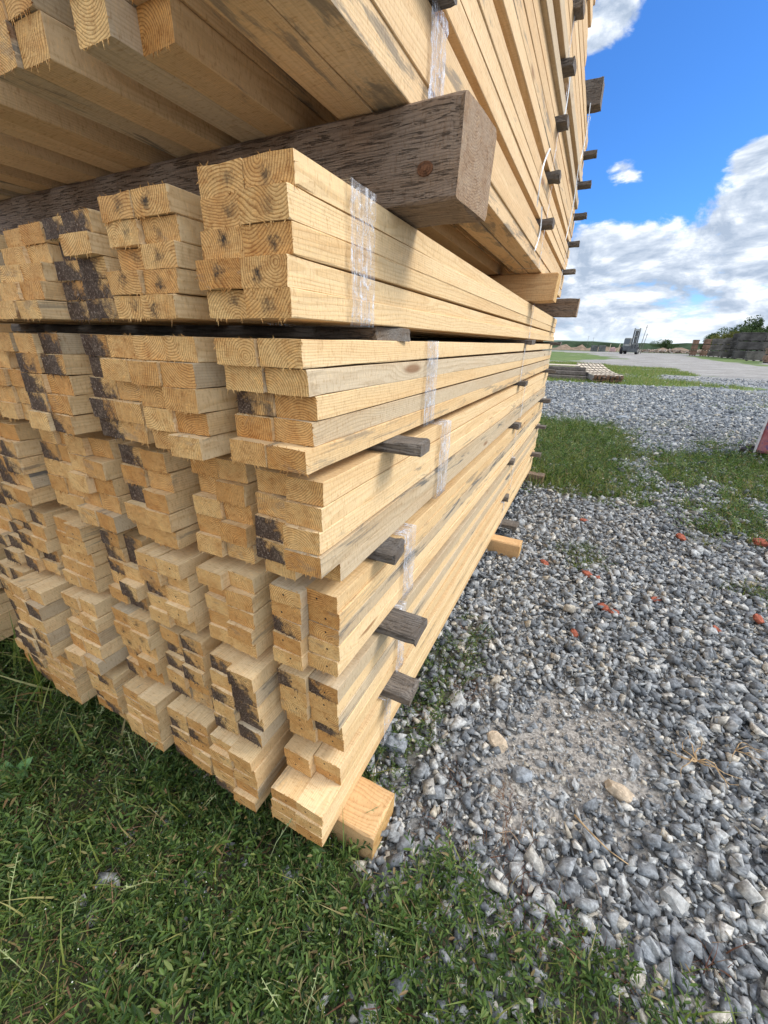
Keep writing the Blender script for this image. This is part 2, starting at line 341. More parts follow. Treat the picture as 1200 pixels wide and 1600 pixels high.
# ------------------------------------------------------------------ the ground and what grows or lies where
POLY = dict(
    front=[(-4, -1.2), (1.15, -1.2), (1.05, .5), (.92, .72), (.66, .72), (.46, .60), (.30, .70), (.12, .62), (-.05, .74), (-.4, .74), (-1.5, .9), (-4, 2.2)],
    side=[(-.05, .70), (.10, .72), (.17, 1.0), (.21, 1.65), (.05, 1.8), (-.1, 1.2)],
    A=[(-1.2, 3.9), (.1, 3.95), (.5, 3.78), (1.05, 4.1), (1.3, 5.4), (.95, 7.6), (.45, 8.6), (-1.2, 8.4)],
    B=[(1.1, 5.7), (2.1, 7.5), (5, 8.6), (5, 3.4), (2.2, 3.5), (1.66, 3.4), (1.4, 3.7), (1.25, 4.4)],
    p1=[(.36, 2.75), (.5, 2.45), (.72, 2.6), (.68, 2.85), (.5, 2.9)],
    p2=[(1.28, 2.7), (1.55, 2.45), (2.2, 2.6), (1.7, 2.95)],
    C=[(-2.5, 16.4), (.8, 16.6), (3.4, 17.0), (4.3, 21), (5.1, 27), (4.7, 32), (2.2, 38), (-5, 42), (-5, 18)],
    D=[(-60, 130), (-8, 112), (.4, 95), (3.0, 60), (1.8, 46), (-2.0, 40), (-60, 40)],
    Estrip=[(14.2, 48), (17.2, 60), (20.5, 84), (19.5, 104), (15.5, 100), (13.6, 62)],
    sparse2=[(3.2, 11.5), (6.5, 11), (9.5, 17), (5.5, 17.5)], sparse=[(-.5, 10.2), (1.5, 10.3), (4, 8.8), (2.2, 7.4), (1.1, 5.7), (.5, 7.6)],
    dirt=[(.22, 1.20), (.46, 1.48), (.78, 1.42), (.92, 1.15), (.80, .92), (.55, .80), (.34, .86)])
def fields(x, y):
    x = np.asarray(x, float); y = np.asarray(y, float)
    n = vnoise(x, y, 5.0, 3) - .5; nb = vnoise(x, y, 1.1, 9) - .5; nf = vnoise(x, y, .35, 21, 4) - .5
    g = {}
    sdf = poly_sd(x, y, POLY['front']); g['front'] = np.where(x < .1, sstep(-.05, .07, sdf + n * .22), .88 * sstep(-.06, .26, sdf + n * .42))
    g['side'] = .55 * sstep(-.03, .06, poly_sd(x, y, POLY['side']) + n * .2)
    g['A'] = sstep(-.15, .4, poly_sd(x, y, POLY['A']) + n * .7 + nb * .8)
    g['B'] = sstep(-.15, .35, poly_sd(x, y, POLY['B']) + n * .8 + nb * .6) * sstep(-.30, .02, n + nb * .6)
    g['p'] = .75 * np.maximum(sstep(-.05, .06, poly_sd(x, y, POLY['p1']) + n * .22), sstep(-.05, .08, poly_sd(x, y, POLY['p2']) + n * .3))
    g['sparse'] = .5 * sstep(-.2, .4, poly_sd(x, y, POLY['sparse']) + nb * 1.2 + n * .6) * sstep(-.02, .22, n + nb * .7)
    g['sparse2'] = .55 * sstep(-.3, .8, poly_sd(x, y, POLY['sparse2']) + nb * 1.5) * sstep(-.12, .16, n * .6 + nb)
    g['C'] = sstep(-.3, .8, poly_sd(x, y, POLY['C']) + nf * 7 + nb * 1.6) * sstep(-.38, -.05, nf + nb * .3)
    g['D'] = sstep(-1, 3, poly_sd(x, y, POLY['D']) + nf * 14)
    g['E'] = sstep(-.5, .8, poly_sd(x, y, POLY['Estrip']) + nf * 3)
    g['far'] = sstep(118, 150, y + nf * 30)
    dirt = sstep(-.1, .12, poly_sd(x, y, POLY['dirt']) + n * .3)
    return g, dirt
def gz(x, y):
    near = np.exp(-(np.hypot(np.asarray(x) - .4, np.asarray(y) - 2) / 9.0) ** 2)
    return (vnoise(x, y, 1.6, 40) - .5) * .03 * near

def axis(a, b, s, far_lo, far_hi, k=1.13):
    mid = list(np.arange(a, b, s)); lo = []; q = a; st = s
    while q > far_lo: st *= k; q -= st; lo.append(q)
    hi = []; q = b; st = s
    while q < far_hi: st *= k; q += st; hi.append(q)
    return np.array(lo[::-1] + mid + hi)
gx = axis(-3.0, 5.0, .06, -1500, 1500); gy = axis(-1.2, 10.0, .06, -300, 2600, 1.06)
GX, GY = np.meshgrid(gx, gy); GZ = gz(GX, GY)
nx, ny = len(gx), len(gy)
I = np.arange(nx * ny).reshape(ny, nx)
F = np.stack([I[:-1, :-1], I[:-1, 1:], I[1:, 1:], I[1:, :-1]], -1).reshape(-1, 4)
g_, dirt_ = fields(GX, GY)
gall = np.clip(sum(g_.values()), 0, 1)
def ground_mat():
    m, t = new_mat('yard_ground')
    pos = t.n('ShaderNodeNewGeometry').outputs['Position']; px, py, pz = t.xyz(pos)
    ga = t.n('ShaderNodeAttribute', attribute_name='grass').outputs['Fac']; da = t.n('ShaderNodeAttribute', attribute_name='dirt').outputs['Fac']
    fa = t.n('ShaderNodeAttribute', attribute_name='far').outputs['Fac']
    v1 = t.n('ShaderNodeTexVoronoi', {'Vector': pos, 'Scale': 30.0}); v2 = t.n('ShaderNodeTexVoronoi', {'Vector': pos, 'Scale': 11.0})
    c1 = t.ramp(t.xyz(v1.outputs['Color'])[0], [(0, (0.115, 0.125, 0.14)), (.5, (0.22, 0.235, 0.25)), (.9, (.36, .37, .375)), (1, (.5, .48, .43))])
    c2 = t.ramp(t.xyz(v2.outputs['Color'])[1], [(0, (0.16, 0.17, 0.185)), (.6, (0.27, 0.285, 0.30)), (1, (.44, .44, .43))])
    big = t.noise(pos, 0.22, 5.0, 0.6); mid = t.noise(pos, 2.2, 5.0, 0.65)
    fine = t.noise(pos, 90.0, 4.0, 0.7)
    grav = t.mix(t.rng(py, 6.0, 16.0), c1, c2)
    grit = t.ramp(t.noise(pos, 160.0, 4.0, .75), [(.3, (.11, .105, .10)), (.5, (.22, .213, .203)), (.72, (.42, .41, .39))])
    c1 = t.mix(t.rng(py, 3.5, 8.0), grit, c1)
    grav = t.mix(t.rng(py, 6.0, 16.0), c1, c2)
    grav = t.mix(t.m('MULTIPLY', t.rng(v1.outputs['Distance'], .35, .75, 0, .6), t.rng(py, 3.5, 8.0)), grav, t.mix(1.0, grav, (.5, .5, .5, 1), 'MULTIPLY'))
    rut = t.noise(t.v('MULTIPLY', pos, (.35, .9, 1)), 1.0, 8.0, 0.72)
    road = t.mix(t.rng(rut, .4, .62), (0.25, 0.22, 0.185, 1), (0.42, 0.385, 0.34, 1))
    grav = t.mix(t.rng(py, 20.0, 30.0, 0.0, .75), grav, road)
    soil = t.mix(fine, (0.045, 0.034, 0.026, 1), (0.15, 0.12, 0.09, 1))
    dirt = t.mix(t.rng(fine, .35, .7), (0.17, 0.155, 0.138, 1), (0.52, 0.485, 0.435, 1))
    gn = t.noise(pos, 7.0, 5.0, 0.7)
    far_n = t.noise(t.v('MULTIPLY', pos, (.25, .6, 1)), 1.0, 6.0, .7)
    gr_far = t.mix(t.rng(far_n, .35, .68), (0.070, 0.125, 0.030, 1), (0.19, 0.225, 0.075, 1))
    gr = t.mix(t.rng(py, 9.0, 16.0), t.mix(gn, soil, (0.045, 0.060, 0.024, 1)), gr_far)
    base = t.mix(t.m('MULTIPLY', da, .9), grav, dirt)
    base = t.mix(t.rng(mid, .5, .7, 0, .35), base, soil)
    base = t.mix(t.rng(ga, .15, .7), base, gr)
    base = t.mix(fa, base, t.mix(t.rng(big, .4, .6), (0.045, 0.07, 0.03, 1), (0.12, 0.13, 0.065, 1)))
    h = t.m('ADD', t.m('MULTIPLY', t.m('SUBTRACT', 1.0, v1.outputs['Distance']), t.rng(py, 3.5, 8.0)), t.m('MULTIPLY', fine, .5))
    nrm = t.n('ShaderNodeBump', {'Height': h, 'Strength': .6, 'Distance': 0.02}).outputs[0]
    principled(t, base, .9, .2, nrm); return m
gm = fast_mesh('ground', np.stack([GX, GY, GZ], -1).reshape(-1, 3), F, [ground_mat()], smooth=True)
for nm, arr in (('grass', gall), ('dirt', dirt_), ('far', g_['far'])):
    a = gm.attributes.new(nm, 'FLOAT', 'POINT'); a.data.foreach_set('value', arr.ravel().astype(np.float32))
tag(link('ground', gm), kind='structure')

# far ridge
def ridge(name, pts, depth, mat, seed, label=None, kind='structure'):
    V = []; F = []; rng = np.random.default_rng(seed); n = len(pts)
    for j, fr in enumerate((0.0, .35, .7, 1.0, 1.5)):
        hh = (0, .55, .85, 1.0, 0)[j]
        for (x, y, h) in pts: V.append((x, y + depth * fr, -.3 + (h + .3) * hh * (1 + .06 * rng.normal())))
    for j in range(4):
        for i in range(n - 1): F.append((j * n + i, j * n + i + 1, (j + 1) * n + i + 1, (j + 1) * n + i))
    o = link(name, mesh(name, V, F, [mat], smooth=True)); tag(o, kind=kind); return o
M_ridge = plain('distant_field_haze_tint', (0.19, 0.235, 0.20), 1.0, 0.0, 0.25, 0.01)  # field green paled, distance haze put into the colour
M_wood_far = plain('distant_trees', (0.040, 0.058, 0.034), 1.0, 0.0, 0.4, 0.08, bump=1.0)
M_earth = plain('bare_earth', (0.24, 0.175, 0.125), 1.0, 0.05, 0.3, 0.7, bump=0.6)

# ------------------------------------------------------------------ sawn timber
def bar_mesh(name, wd, ht, L, mats, seed, ch=0.0013, jit=0.00035, bow=0.004, skew=0.012, splinters=0, seg=None):
    """a sawn bar along +Y, cross-section centred on x=z=0, ends cut a little out of square, arrises rough"""
    r = np.random.default_rng(seed)
    ys = seg or [0.0, .006, .05, .16, .32, .6, 1.1, 1.8, 2.6, 3.3]
    ys = [y for y in ys if y < L - .05] + [L]
    bx, bz = r.normal(0, bow), r.normal(0, bow * .6); sx, sz = r.normal(0, skew * 2, 2)
    hw, hh = wd / 2, ht / 2
    prof = [(-hw + ch, -hh), (0, -hh), (hw - ch, -hh), (hw, -hh + ch), (hw, 0), (hw, hh - ch), (hw - ch, hh), (0, hh), (-hw + ch, hh), (-hw, hh - ch), (-hw, 0), (-hw, -hh + ch)]
    n = len(prof); V = []; F = []; idx = []
    for k, y in enumerate(ys):
        s = math.sin(math.pi * y / L)
        for (x, z) in prof:
            j = r.normal(0, jit, 3) * (1.6 if k < 2 else 1.0)
            yy = y + (x * sx + z * sz if (k < 2 or k == len(ys) - 1) else 0)
            V.append((x + bx * s + j[0], yy + (j[1] * .35 if k == 0 else 0), z + bz * s + j[2]))
    for k in range(len(ys) - 1):
        for i in range(n):
            F.append((k * n + i, k * n + (i + 1) % n, (k + 1) * n + (i + 1) % n, (k + 1) * n + i)); idx.append(0)
    c0 = len(V); V.append((0, 0.0, 0))
    for i in range(n): F.append((c0, (i + 1) % n, i)); idx.append(1)
    b = (len(ys) - 1) * n; F.append(tuple(b + i for i in range(n))); idx.append(1)
    for _ in range(splinters):
        side = r.integers(0, 4); u = r.uniform(-1, 1)
        if side < 2: x, z, dx_, dz_ = u * hw * .95, -hh, r.normal(0, .5), -1.0
        elif side == 2: x, z, dx_, dz_ = u * hw * .95, hh, r.normal(0, .5), .6
        else: x, z, dx_, dz_ = hw * r.choice([-1, 1]), u * hh, r.normal(0, .6), -.5
        l = r.uniform(.003, .009) * (1.7 if r.random() < .12 else 1); wv = r.uniform(.0006, .0016); y0 = x * sx + z * sz
        q = len(V); ty = r.uniform(-.004, .001)
        V += [(x - wv, y0, z + .0006), (x + wv, y0, z + .0006), (x + dx_ * l, y0 + ty, z + dz_ * l), (x, y0 + .002, z + .0006)]
        F += [(q, q + 1, q + 2), (q + 1, q + 3, q + 2), (q + 3, q, q + 2)]; idx += [1, 1, 1]
    return mesh(name, V, F, mats, idx)

def film(name, x0, x1, z0, z1, y0, wd, mat, seed, parent, n=30):
    """a turn of stretch film round a bundle, clinging a little loosely"""
    r = np.random.default_rng(seed); o = .0022
    path = []
    for a, b, m in (((x1, z0), (x1, z1), 14), ((x1, z1), (x0, z1), 4), ((x0, z1), (x0, z0), 4), ((x0, z0), (x1, z0), 4)):
        for i in range(m): path.append((a[0] + (b[0] - a[0]) * i / m, a[1] + (b[1] - a[1]) * i / m))
    cx, cz = (x0 + x1) / 2, (z0 + z1) / 2; V = []; F = []; K = 7; n = len(path)
    for i, (x, z) in enumerate(path):
        sx_ = (o if x >= x1 - 1e-6 else (-o if x <= x0 + 1e-6 else 0)); sz_ = (o if z >= z1 - 1e-6 else (-o if z <= z0 + 1e-6 else 0))
        e0, e1 = r.normal(0, .002, 2)
        for k in range(K):
            t = k / (K - 1); wv = abs(r.normal(0, .0012))
            V.append((x + sx_ + (wv if sx_ > 0 else 0), y0 + e0 * (1 - t) + e1 * t + wd * t, z + sz_))
    for i in range(n):
        for k in range(K - 1):
            a = i * K + k; b = ((i + 1) % n) * K + k; F.append((a, a + 1, b + 1, b))
    return link(name, mesh(name, V, F, [mat], smooth=True), parent)

SEED = [100]
def bundle(xr, zb, rows, cols, wd, ht, L, yfront, variants, label, group, side=None, films=(), xj=.0014, ends=None, fine=True, skip=()):
    """a strapped bundle of sawn bars; xr = right face, yfront(row, col) = where each bar starts"""
    side = side or M_pine
    root = empty('timber_bundle', (xr - wd * cols / 2, yfront(0, 0), zb)); tag(root, label, 'timber bundle', group)
    y00 = root.location.y
    for rr in range(rows):
        for cc in range(cols):
            if (rr, cc) in skip: continue
            SEED[0] += 1; s = SEED[0]; q = random.Random(s)
            v = variants(rr, cc, q); y = yfront(rr, cc)
            me = bar_mesh('bar', wd - .0012, ht - .0012, L - (y - y00) * .4 + q.uniform(-.02, .02), [side(rr, cc, q) if callable(side) else side, M_end[v]], s, splinters=(14 if fine else 0))
            # row 0 is the top row, column 0 the right-hand one
            link('bar', me, root, (wd * cols / 2 - wd * (cc + .5) + q.gauss(0, xj), y - y00, ht * (rows - rr - .5) + q.gauss(0, .0004)), (q.gauss(0, .0012), q.gauss(0, .004), q.gauss(0, .0006)))
    for k, (fy, fw) in enumerate(films):
        film('film_wrap', -wd * cols / 2 - .004, wd * cols / 2 + .006, -.001, ht * rows + .001, fy - y00, fw, M_film, SEED[0] * 7 + k, root)
    return root
def stick(xl, xr, y, z, wd, ht, label, group, mats=None, name='spacer_stick', cat='spacer stick', bev=.0035, seed=None, tilt=0.0, skew=.02):
    """a batten lying across the bundles, along X; y, z = its front bottom edge"""
    SEED[0] += 1
    mats = mats or [M_grey, M_grey_end]
    L = xr - xl
    me = bar_mesh(name, wd, ht, L, mats, seed or SEED[0], ch=bev, jit=.0011, bow=.002, skew=skew, seg=[0, .008, .03, .08, .15, .3, .6, 1.0])
    o = link(name, me, None, (xr, y + wd / 2, z + ht / 2), (0, 0, math.pi / 2 + tilt)); tag(o, label, cat, group); return o

ORD = ['first', 'second', 'third', 'fourth', 'fifth', 'sixth', 'seventh']
EYE = 1.33
LOW = [  # top layer first: bottom height, row height (above ground)
    (EYE + .026, .0390), (EYE - .207, .0414), (EYE - .470, .0470), (EYE - .722, .0434), (EYE - .995, .0488), (EYE - 1.225, .0388)]
LAYER = ['top', 'second', 'third', 'fourth', 'fifth', 'bottom']
C0Y = [lambda r, c: [.515, .500, .503, .492, .492][r] + c * .012 - (.012 if (r, c) in ((0, 1), (2, 1), (3, 1)) else 0),
       lambda r, c: [.510, .522, .540, .533, .505][r] + (-.005 if c and r != 4 else .0),
       lambda r, c: [.552, .545, .535, .530, .600][r] + c * .01 - (.05 if (r == 4 and c) else 0),
       lambda r, c: [.590, .592, .590, .586, .582][r] - c * .025,
       lambda r, c: [.575, .576, .578, .585, .590][r] - c * .012 + .006 * (r > 2),
       lambda r, c: [.575, .580, .492, .486, .484][r] - (.02 if c and r < 2 else 0)]
BASEY = [.500, .525, .550, .530, .510, .492]
EV = {  # end look by (layer, column)
    (0, 0): 'smudge', (0, 1): 'smudge', (0, 2): 'bark', (0, 3): 'plain', (1, 0): 'plain', (1, 1): 'plain', (1, 2): 'barkleft', (1, 3): 'barkmost', (1, 4): 'plain',
    (2, 0): 'bark2', (2, 1): 'plain', (2, 2): 'bark3', (2, 3): 'plain', (2, 4): 'plain', (2, 5): 'barkmost', (3, 0): 'hole', (3, 1): 'plain', (3, 2): 'hole', (3, 3): 'barkhalf', (3, 4): 'hole', (3, 5): 'barkmost',
    (4, 0): 'half', (4, 1): 'barkhalf', (4, 2): 'half', (4, 3): 'smudge', (4, 4): 'hole', (4, 5): 'barkmost', (4, 6): 'half', (3, 6): 'barkmost', (2, 6): 'barkmost', (1, 5): 'barkmost', (5, 0): 'hole', (5, 1): 'slit', (5, 2): 'half', (5, 3): 'slit', (5, 4): 'half', (5, 5): 'slit', (5, 6): 'barkmost'}
def pick(style):
    def f(r, c, q):
        if style in ('plain', 'hole', 'smudge', 'slit'): return style if (q.random() > .05 or c == 0) else 'half'
        if style == 'bark': return 'bark' if not (r == 1 and c == 0) else 'plain'
        if style == 'half': return 'half' if q.random() < .5 else 'hole'
        if style == 'barkleft': return 'bark' if c == 1 else 'plain'
        if style == 'barkmost': return 'bark' if q.random() < .30 else ('half' if q.random() < .4 else 'plain')
        if style == 'barkhalf': return ('bark' if c == 0 and r else 'half') if q.random() < .75 else 'plain'
        if style == 'bark2': return 'bark' if (c == 1 and r in (2, 3)) else 'plain'
        if style == 'bark3': return 'bark' if (r, c) in ((0, 1), (2, 1)) else 'plain'
    return f
LOOK = dict(plain='clean pale-ended', hole='nail-holed', smudge='dark-pithed', slit='slit-marked', bark='dark bark-ended', half='bark-stained', barkleft='half bark-ended',
            barkmost='mostly bark-ended', barkhalf='patchy bark-ended', bark2='two-bark-bar', bark3='two-bark-end')
FILMS = {0: [(.640, .083), (2.69, .03)], 1: [(1.01, .085), (2.60, .035)], 2: [(1.17, .10), (2.85, .04)], 3: [(.92, .085), (2.75, .03)], 4: [(.90, .06), (2.9, .03)], 5: [(.82, .05), (2.7, .03)]}
for l in range(6):
    zb, rh = LOW[l]
    for c in range(7):
        st = EV.get((l, c), 'plain'); q = random.Random(l * 31 + c * 7 + 5)
        if c == 0: yf = C0Y[l]; xr = 0.0
        else:
            base = BASEY[l] + (q.uniform(-.035, .035) if l < 5 else q.uniform(-.012, .018)) - (.008 * (c - 1) if l > 3 else 0); lean = q.uniform(-.009, .002) if l < 5 else q.uniform(-.003, .002)
            offs = [[q.gauss(0, .008 if l < 5 else .0035) for _ in range(2)] for _ in range(5)]
            xr = -.2035 * c + q.uniform(-.012, .008)
            dz = 0
            def yf(r, cc, base=base, lean=lean, offs=offs): return base + lean * r + offs[r][cc]
        where = 'at the near corner' if c == 0 else '%s from the near corner' % ORD[c]
        lab = '%s pale timber bundle %s, %s layer of the lower pile' % (LOOK[st], where, LAYER[l])
        h = rh - (.0035 if (l == 0 and c > 0) else 0) - (.002 if (l == 0 and c > 1) else 0)
        bundle(xr, zb, 5, 2, .0845 if c == 0 else .0815, h, 3.86, yf, pick(st), lab, 'strapped bundles of the lower pile', side=(lambda rr, cc, q, l=l, c=c: M_stained if (c == 0 and cc == 0 and (l, rr) in ((1, 1), (1, 3), (2, 4), (4, 2))) or q.random() < .06 else M_pine), films=FILMS[l] if c == 0 else ())

# spacer sticks of the lower pile: near set, middle set, far set
GAPS = [(LOW[i + 1][0] + 5 * LOW[i + 1][1], LOW[i][0]) for i in range(5)]
NEAR = [(.775, .115, -.002), (.795, .075, .085), (.765, .085, .045), (.790, .100, .105), (.832, .090, .085)]
GN = ['first and second', 'second and third', 'third and fourth', 'fourth and fifth', 'fifth and bottom']
for i, (z0, z1) in enumerate(GAPS):
    y, wd, xr = NEAR[i]
    stick(-1.42, xr, y, z0 + .0004, wd, z1 - z0 - .0008, 'grey spacer stick, near end of lower pile, between %s layers' % GN[i], 'spacer sticks of the lower pile', bev=.005, skew=.05)
    for yy, nm, ex in ((2.62 + .03 * i, 'middle', .045 - .005 * i), (4.14, 'far', .085)):
        stick(-1.42, ex, yy, z0 + .0004, .085, z1 - z0 - .0008, 'dark spacer stick, %s of lower pile, between %s layers' % (nm if nm == 'middle' else 'far end', GN[i]), 'spacer sticks of the lower pile')
# bearers on the ground
for y, wd, xr, nm, mats in ((.562, .135, .107, 'fresh orange bearer on the grass under the near end of the lower pile', [M_orange, M_orange_end]),
                            (2.49, .10, .185, 'pale squared bearer on the gravel under the middle of the lower pile', [M_orange, M_orange_end]),
                            (4.19, .11, .15, 'greyish bearer on the grass under the far end of the lower pile', [M_brown, M_brown_end])):
    b = stick(-1.45, xr, y, -.012, wd, .116, nm, None, mats, 'bearer_beam', 'bearer', bev=.006, skew=.01)
stick(-.3, .112, 2.80, .072, .10, .030, 'flat grey board end lying under the lower pile above the gravel', None, None, 'loose_board', 'board')

# ------------------------------------------------------------------ the pile on top
BZ = EYE + .2215
stick(-1.75, .138, .784, BZ, .150, .1385, 'thick dark weathered beam with a knot, between the two piles at the near end', None, [M_brown, M_brown_end], 'weathered_beam', 'beam', bev=.006, seed=4242, skew=.015)
KB = bpy.data.objects['weathered_beam']
M_knot = plain('knot_wood', (0.155, 0.068, 0.032), .8, .3, .5, 120.0, bump=.5)
kn = []
for k in range(3):
    kn.append((.012 - .0035 * k, .0015 + .0012 * k))
mbk = MB()
for (rr_, th_) in kn: mbk.tube((0, .004, 0), (0, -th_, 0), rr_, rr_ * .86, 14)
ko = mbk.build('knot', M_knot, KB, None, None)
ko.matrix_parent_inverse = Matrix.Identity(4)
ko.location = (-.0755, .068, -.022); ko.rotation_euler = (0, 0, -math.pi / 2); ko.scale = (1.35, 1, 1)
stick(-1.6, .122, 2.62, EYE + .224, .13, .135, 'orange-brown square beam between the two piles at the middle', None, [M_orange, M_orange_end], 'square_beam', 'beam')
stick(-1.6, .175, 4.02, EYE + .224, .13, .135, 'grey-brown square beam between the two piles at the far end', None, [M_brown, M_brown_end], 'square_beam', 'beam')
UPX = [.035, -.195, -.390, -.610, -.815, -1.02, -1.23]; UW = .0682; UH = .0505; UZ = EYE + .3605; UP = .1800
UY = {0: [.42, .42], 1: [.533, .487], 2: [.478, .470], 3: [.455, .465], 4: [.47, .45], 5: [.46, .47], 6: [.46, .46]}
UL = ['bottom', 'second', 'third', 'fourth', 'fifth', 'top']
for l in range(6):
    for c in range(7 if l < 2 else 2):
        q = random.Random(900 + l * 17 + c)
        offs = [[q.gauss(0, .012) for _ in range(2)] for _ in range(3)]
        if l == 0:
            def yf(r, cc, c=c, offs=offs): return UY[c][cc] + (0 if r == 2 else offs[r][cc])
        else:
            b0 = q.uniform(.42, .47)
            def yf(r, cc, b0=b0, offs=offs): return b0 + offs[r][cc]
        xr = UPX[c] + (0 if l == 0 else q.uniform(-.006, .010))
        where = 'nearest the open side' if c == 0 else '%s from the open side' % ORD[c]
        lab = 'square-bar timber bundle %s, %s layer of the upper pile' % (where, UL[l])
        fl = ()
        if c == 0: fl = ((.845, .075), (2.42 + .05 * (l % 2), .022), (3.62, .02)) if l in (0,) else ((2.36 + .08 * (l % 2), .024), (3.62 + .05 * (l % 3), .022))
        bundle(xr, UZ + UP * l, 3, 2, UW, UH, 3.52, yf, lambda r, cc, q: 'plain', lab, 'strapped bundles of the upper pile', side=(lambda rr, cc, q: M_stained if q.random() < .22 else M_up), films=fl, xj=.0055 if l else .002, fine=(l < 2))
for i in range(5):
    z0 = UZ + UP * i + 3 * UH; z1 = UZ + UP * (i + 1)
    for yy, nm, ex, xl in ((.80, 'near end', .07, -1.4), (2.33, 'middle', .082, -.35), (3.80, 'far end', .118, -.35)):
        stick(xl, ex + random.uniform(-.008, .008), yy + random.uniform(-.02, .02), z0 + .0003, .085, z1 - z0 - .0006, 'dark spacer stick at the %s of the upper pile, under its %s layer' % (nm, UL[i + 1]), 'spacer sticks of the upper pile')
TZ = UZ + UP * 5 + 3 * UH
for yy, nm, ex in ((.80, 'near', .10), (2.3, 'middle', .09), (3.58, 'far', .100)):
    stick(-.8, ex, yy, TZ + .0003, .11, .13, 'thick grey beam on top of the upper pile at its %s end' % nm if nm != 'middle' else 'thick grey beam on top of the upper pile at its middle', None, None, 'square_beam', 'beam')
for l in range(4):
    for c in range(2):
        q = random.Random(1900 + l * 17 + c)
        lab = 'pale timber bundle %s, %s layer of the highest pile' % ('nearest the open side' if c == 0 else 'second from the open side', ORD[l])
        bundle(-.012 - .2 * c + q.uniform(-.004, .004), TZ + .131 + UP * l, 3, 2, UW, UH, 2.98, lambda r, cc: .48, lambda r, cc, q: 'plain', lab, 'strapped bundles of the highest pile', side=M_up, films=(), xj=.004, fine=False)
    if l:
        for yy, nm in ((.8, 'near end'), (3.1, 'far end')):
            stick(-.45, .05, yy, TZ + .131 + UP * l - .0282, .08, .0278, 'dark spacer stick at the %s of the highest pile, under its %s layer' % (nm, ORD[l]), 'spacer sticks of the highest pile')

# loose white strap ends hanging on the upper pile's long side
def strap(name, pts, wd, label, group):
    V = []; F = []
    for i, p in enumerate(pts):
        p = Vector(p); t = (Vector(pts[min(i + 1, len(pts) - 1)]) - Vector(pts[max(i - 1, 0)])).normalized()
        u = t.cross(Vector((1, 0, 0))).normalized(); tw = .9 * math.sin(i * 1.7); nrm = Vector((1, 0, 0))
        e = (u * math.cos(tw) + nrm * abs(math.sin(tw))) * wd / 2
        for s in ((-1, 0), (1, 0), (1, 1), (-1, 1)): V.append(tuple(p + e * s[0] + nrm * (.0012 * s[1])))
    for i in range(len(pts) - 1):
        for k in range(4):
            a = i * 4 + k; b = i * 4 + (k + 1) % 4; F.append((a, b, b + 4, a + 4))
    F += [(3, 2, 1, 0), tuple(len(V) - 4 + k for k in range(4))]
    return tag(link(name, mesh(name, V, F, [M_strap])), label, 'strap', group)
for (y, z0, z1, sag, lab) in ((2.20, .03, .20, .05, 'white loose strap hanging at the bottom of the upper pile, below the lowest spacer stick'),
                              (2.10, .17, .40, -.08, 'white loose twisted strap on the upper pile beside its second spacer stick'),
                              (2.44, .53, .75, .03, 'white loose strap on the upper pile near its fourth layer'),
                              (3.45, .30, .72, .06, 'thin white strap at the far end of the upper pile'),
                              (3.52, .75, 1.05, .05, 'thin white strap high on the far end of the upper pile')):
    pts = []
    for i in range(9):
        t = i / 8; pts.append((0.046 + .003 * math.sin(t * math.pi), y + sag * math.sin(t * math.pi) + .12 * t * (1 if sag < 0 else .2), UZ + z0 + (z1 - z0) * t))
    strap('loose_strap', pts, .006, lab, None)

# neighbour pile at the left
for l in range(6):
    for c in range(2 if l < 3 else 1):
        q = random.Random(3100 + l * 5 + c)
        offs = [[q.gauss(0, .01) for _ in range(2)] for _ in range(5)]
        lab = '%s bundle, %s column of the neighbouring pile at the far left' % (['lowest-layer', 'second-layer', 'third-layer', 'fourth-layer', 'fifth-layer', 'top-layer'][l], ['near', 'outer'][c])
        bundle(-1.665 - .2 * c, .105 + .232 * l, 5, 2, .0845, .0410, 3.9, lambda r, cc, offs=offs: .22 + offs[r][cc], pick('plain'), lab, 'bundles of the neighbouring pile', fine=False)
    if l: stick(-2.1, -1.63, .75, .105 + .232 * l - .0265, .085, .0260, 'grey spacer stick of the left neighbouring pile, %s from the ground' % ORD[l - 1], None)
stick(-2.2, -1.58, .55, -.012, .13, .1165, 'orange-brown bearer under the neighbouring pile at the far left', None, [M_orange, M_orange_end], 'bearer_beam', 'bearer')

# ------------------------------------------------------------------ crushed stone
def stone_templates(n, seed):
    import bmesh
    out = []; r = np.random.default_rng(seed)
    for _ in range(n):
        bm = bmesh.new()
        for _k in range(10):
            p = r.uniform(-1, 1, 3); p = np.sign(p) * np.abs(p) ** .30
            bm.verts.new(tuple(p * np.array([1.0, .68, .40])))
        res = bmesh.ops.convex_hull(bm, input=bm.verts)
        bmesh.ops.delete(bm, geom=[e for e in res['geom_interior'] if isinstance(e, bmesh.types.BMVert)], context='VERTS')
        bmesh.ops.triangulate(bm, faces=bm.faces)
        bm.verts.ensure_lookup_table(); bm.verts.index_update()
        out.append((np.array([v.co[:] for v in bm.verts]), np.array([[v.index for v in f.verts] for f in bm.faces]))); bm.free()
    return out
def rotmats(n, r, tiltmax=math.pi):
    a = r.uniform(0, 2 * math.pi, n); b = r.normal(0, tiltmax, n); c = r.normal(0, tiltmax, n)
    ca, sa, cb, sb, cc, sc = np.cos(a), np.sin(a), np.cos(b), np.sin(b), np.cos(c), np.sin(c)
    Z = np.zeros(n); O = np.ones(n)
    Rz = np.stack([ca, -sa, Z, sa, ca, Z, Z, Z, O], -1).reshape(-1, 3, 3); Rx = np.stack([O, Z, Z, Z, cb, -sb, Z, sb, cb], -1).reshape(-1, 3, 3)
    Ry = np.stack([cc, Z, sc, Z, O, Z, -sc, Z, cc], -1).reshape(-1, 3, 3); return Rz @ Rx @ Ry
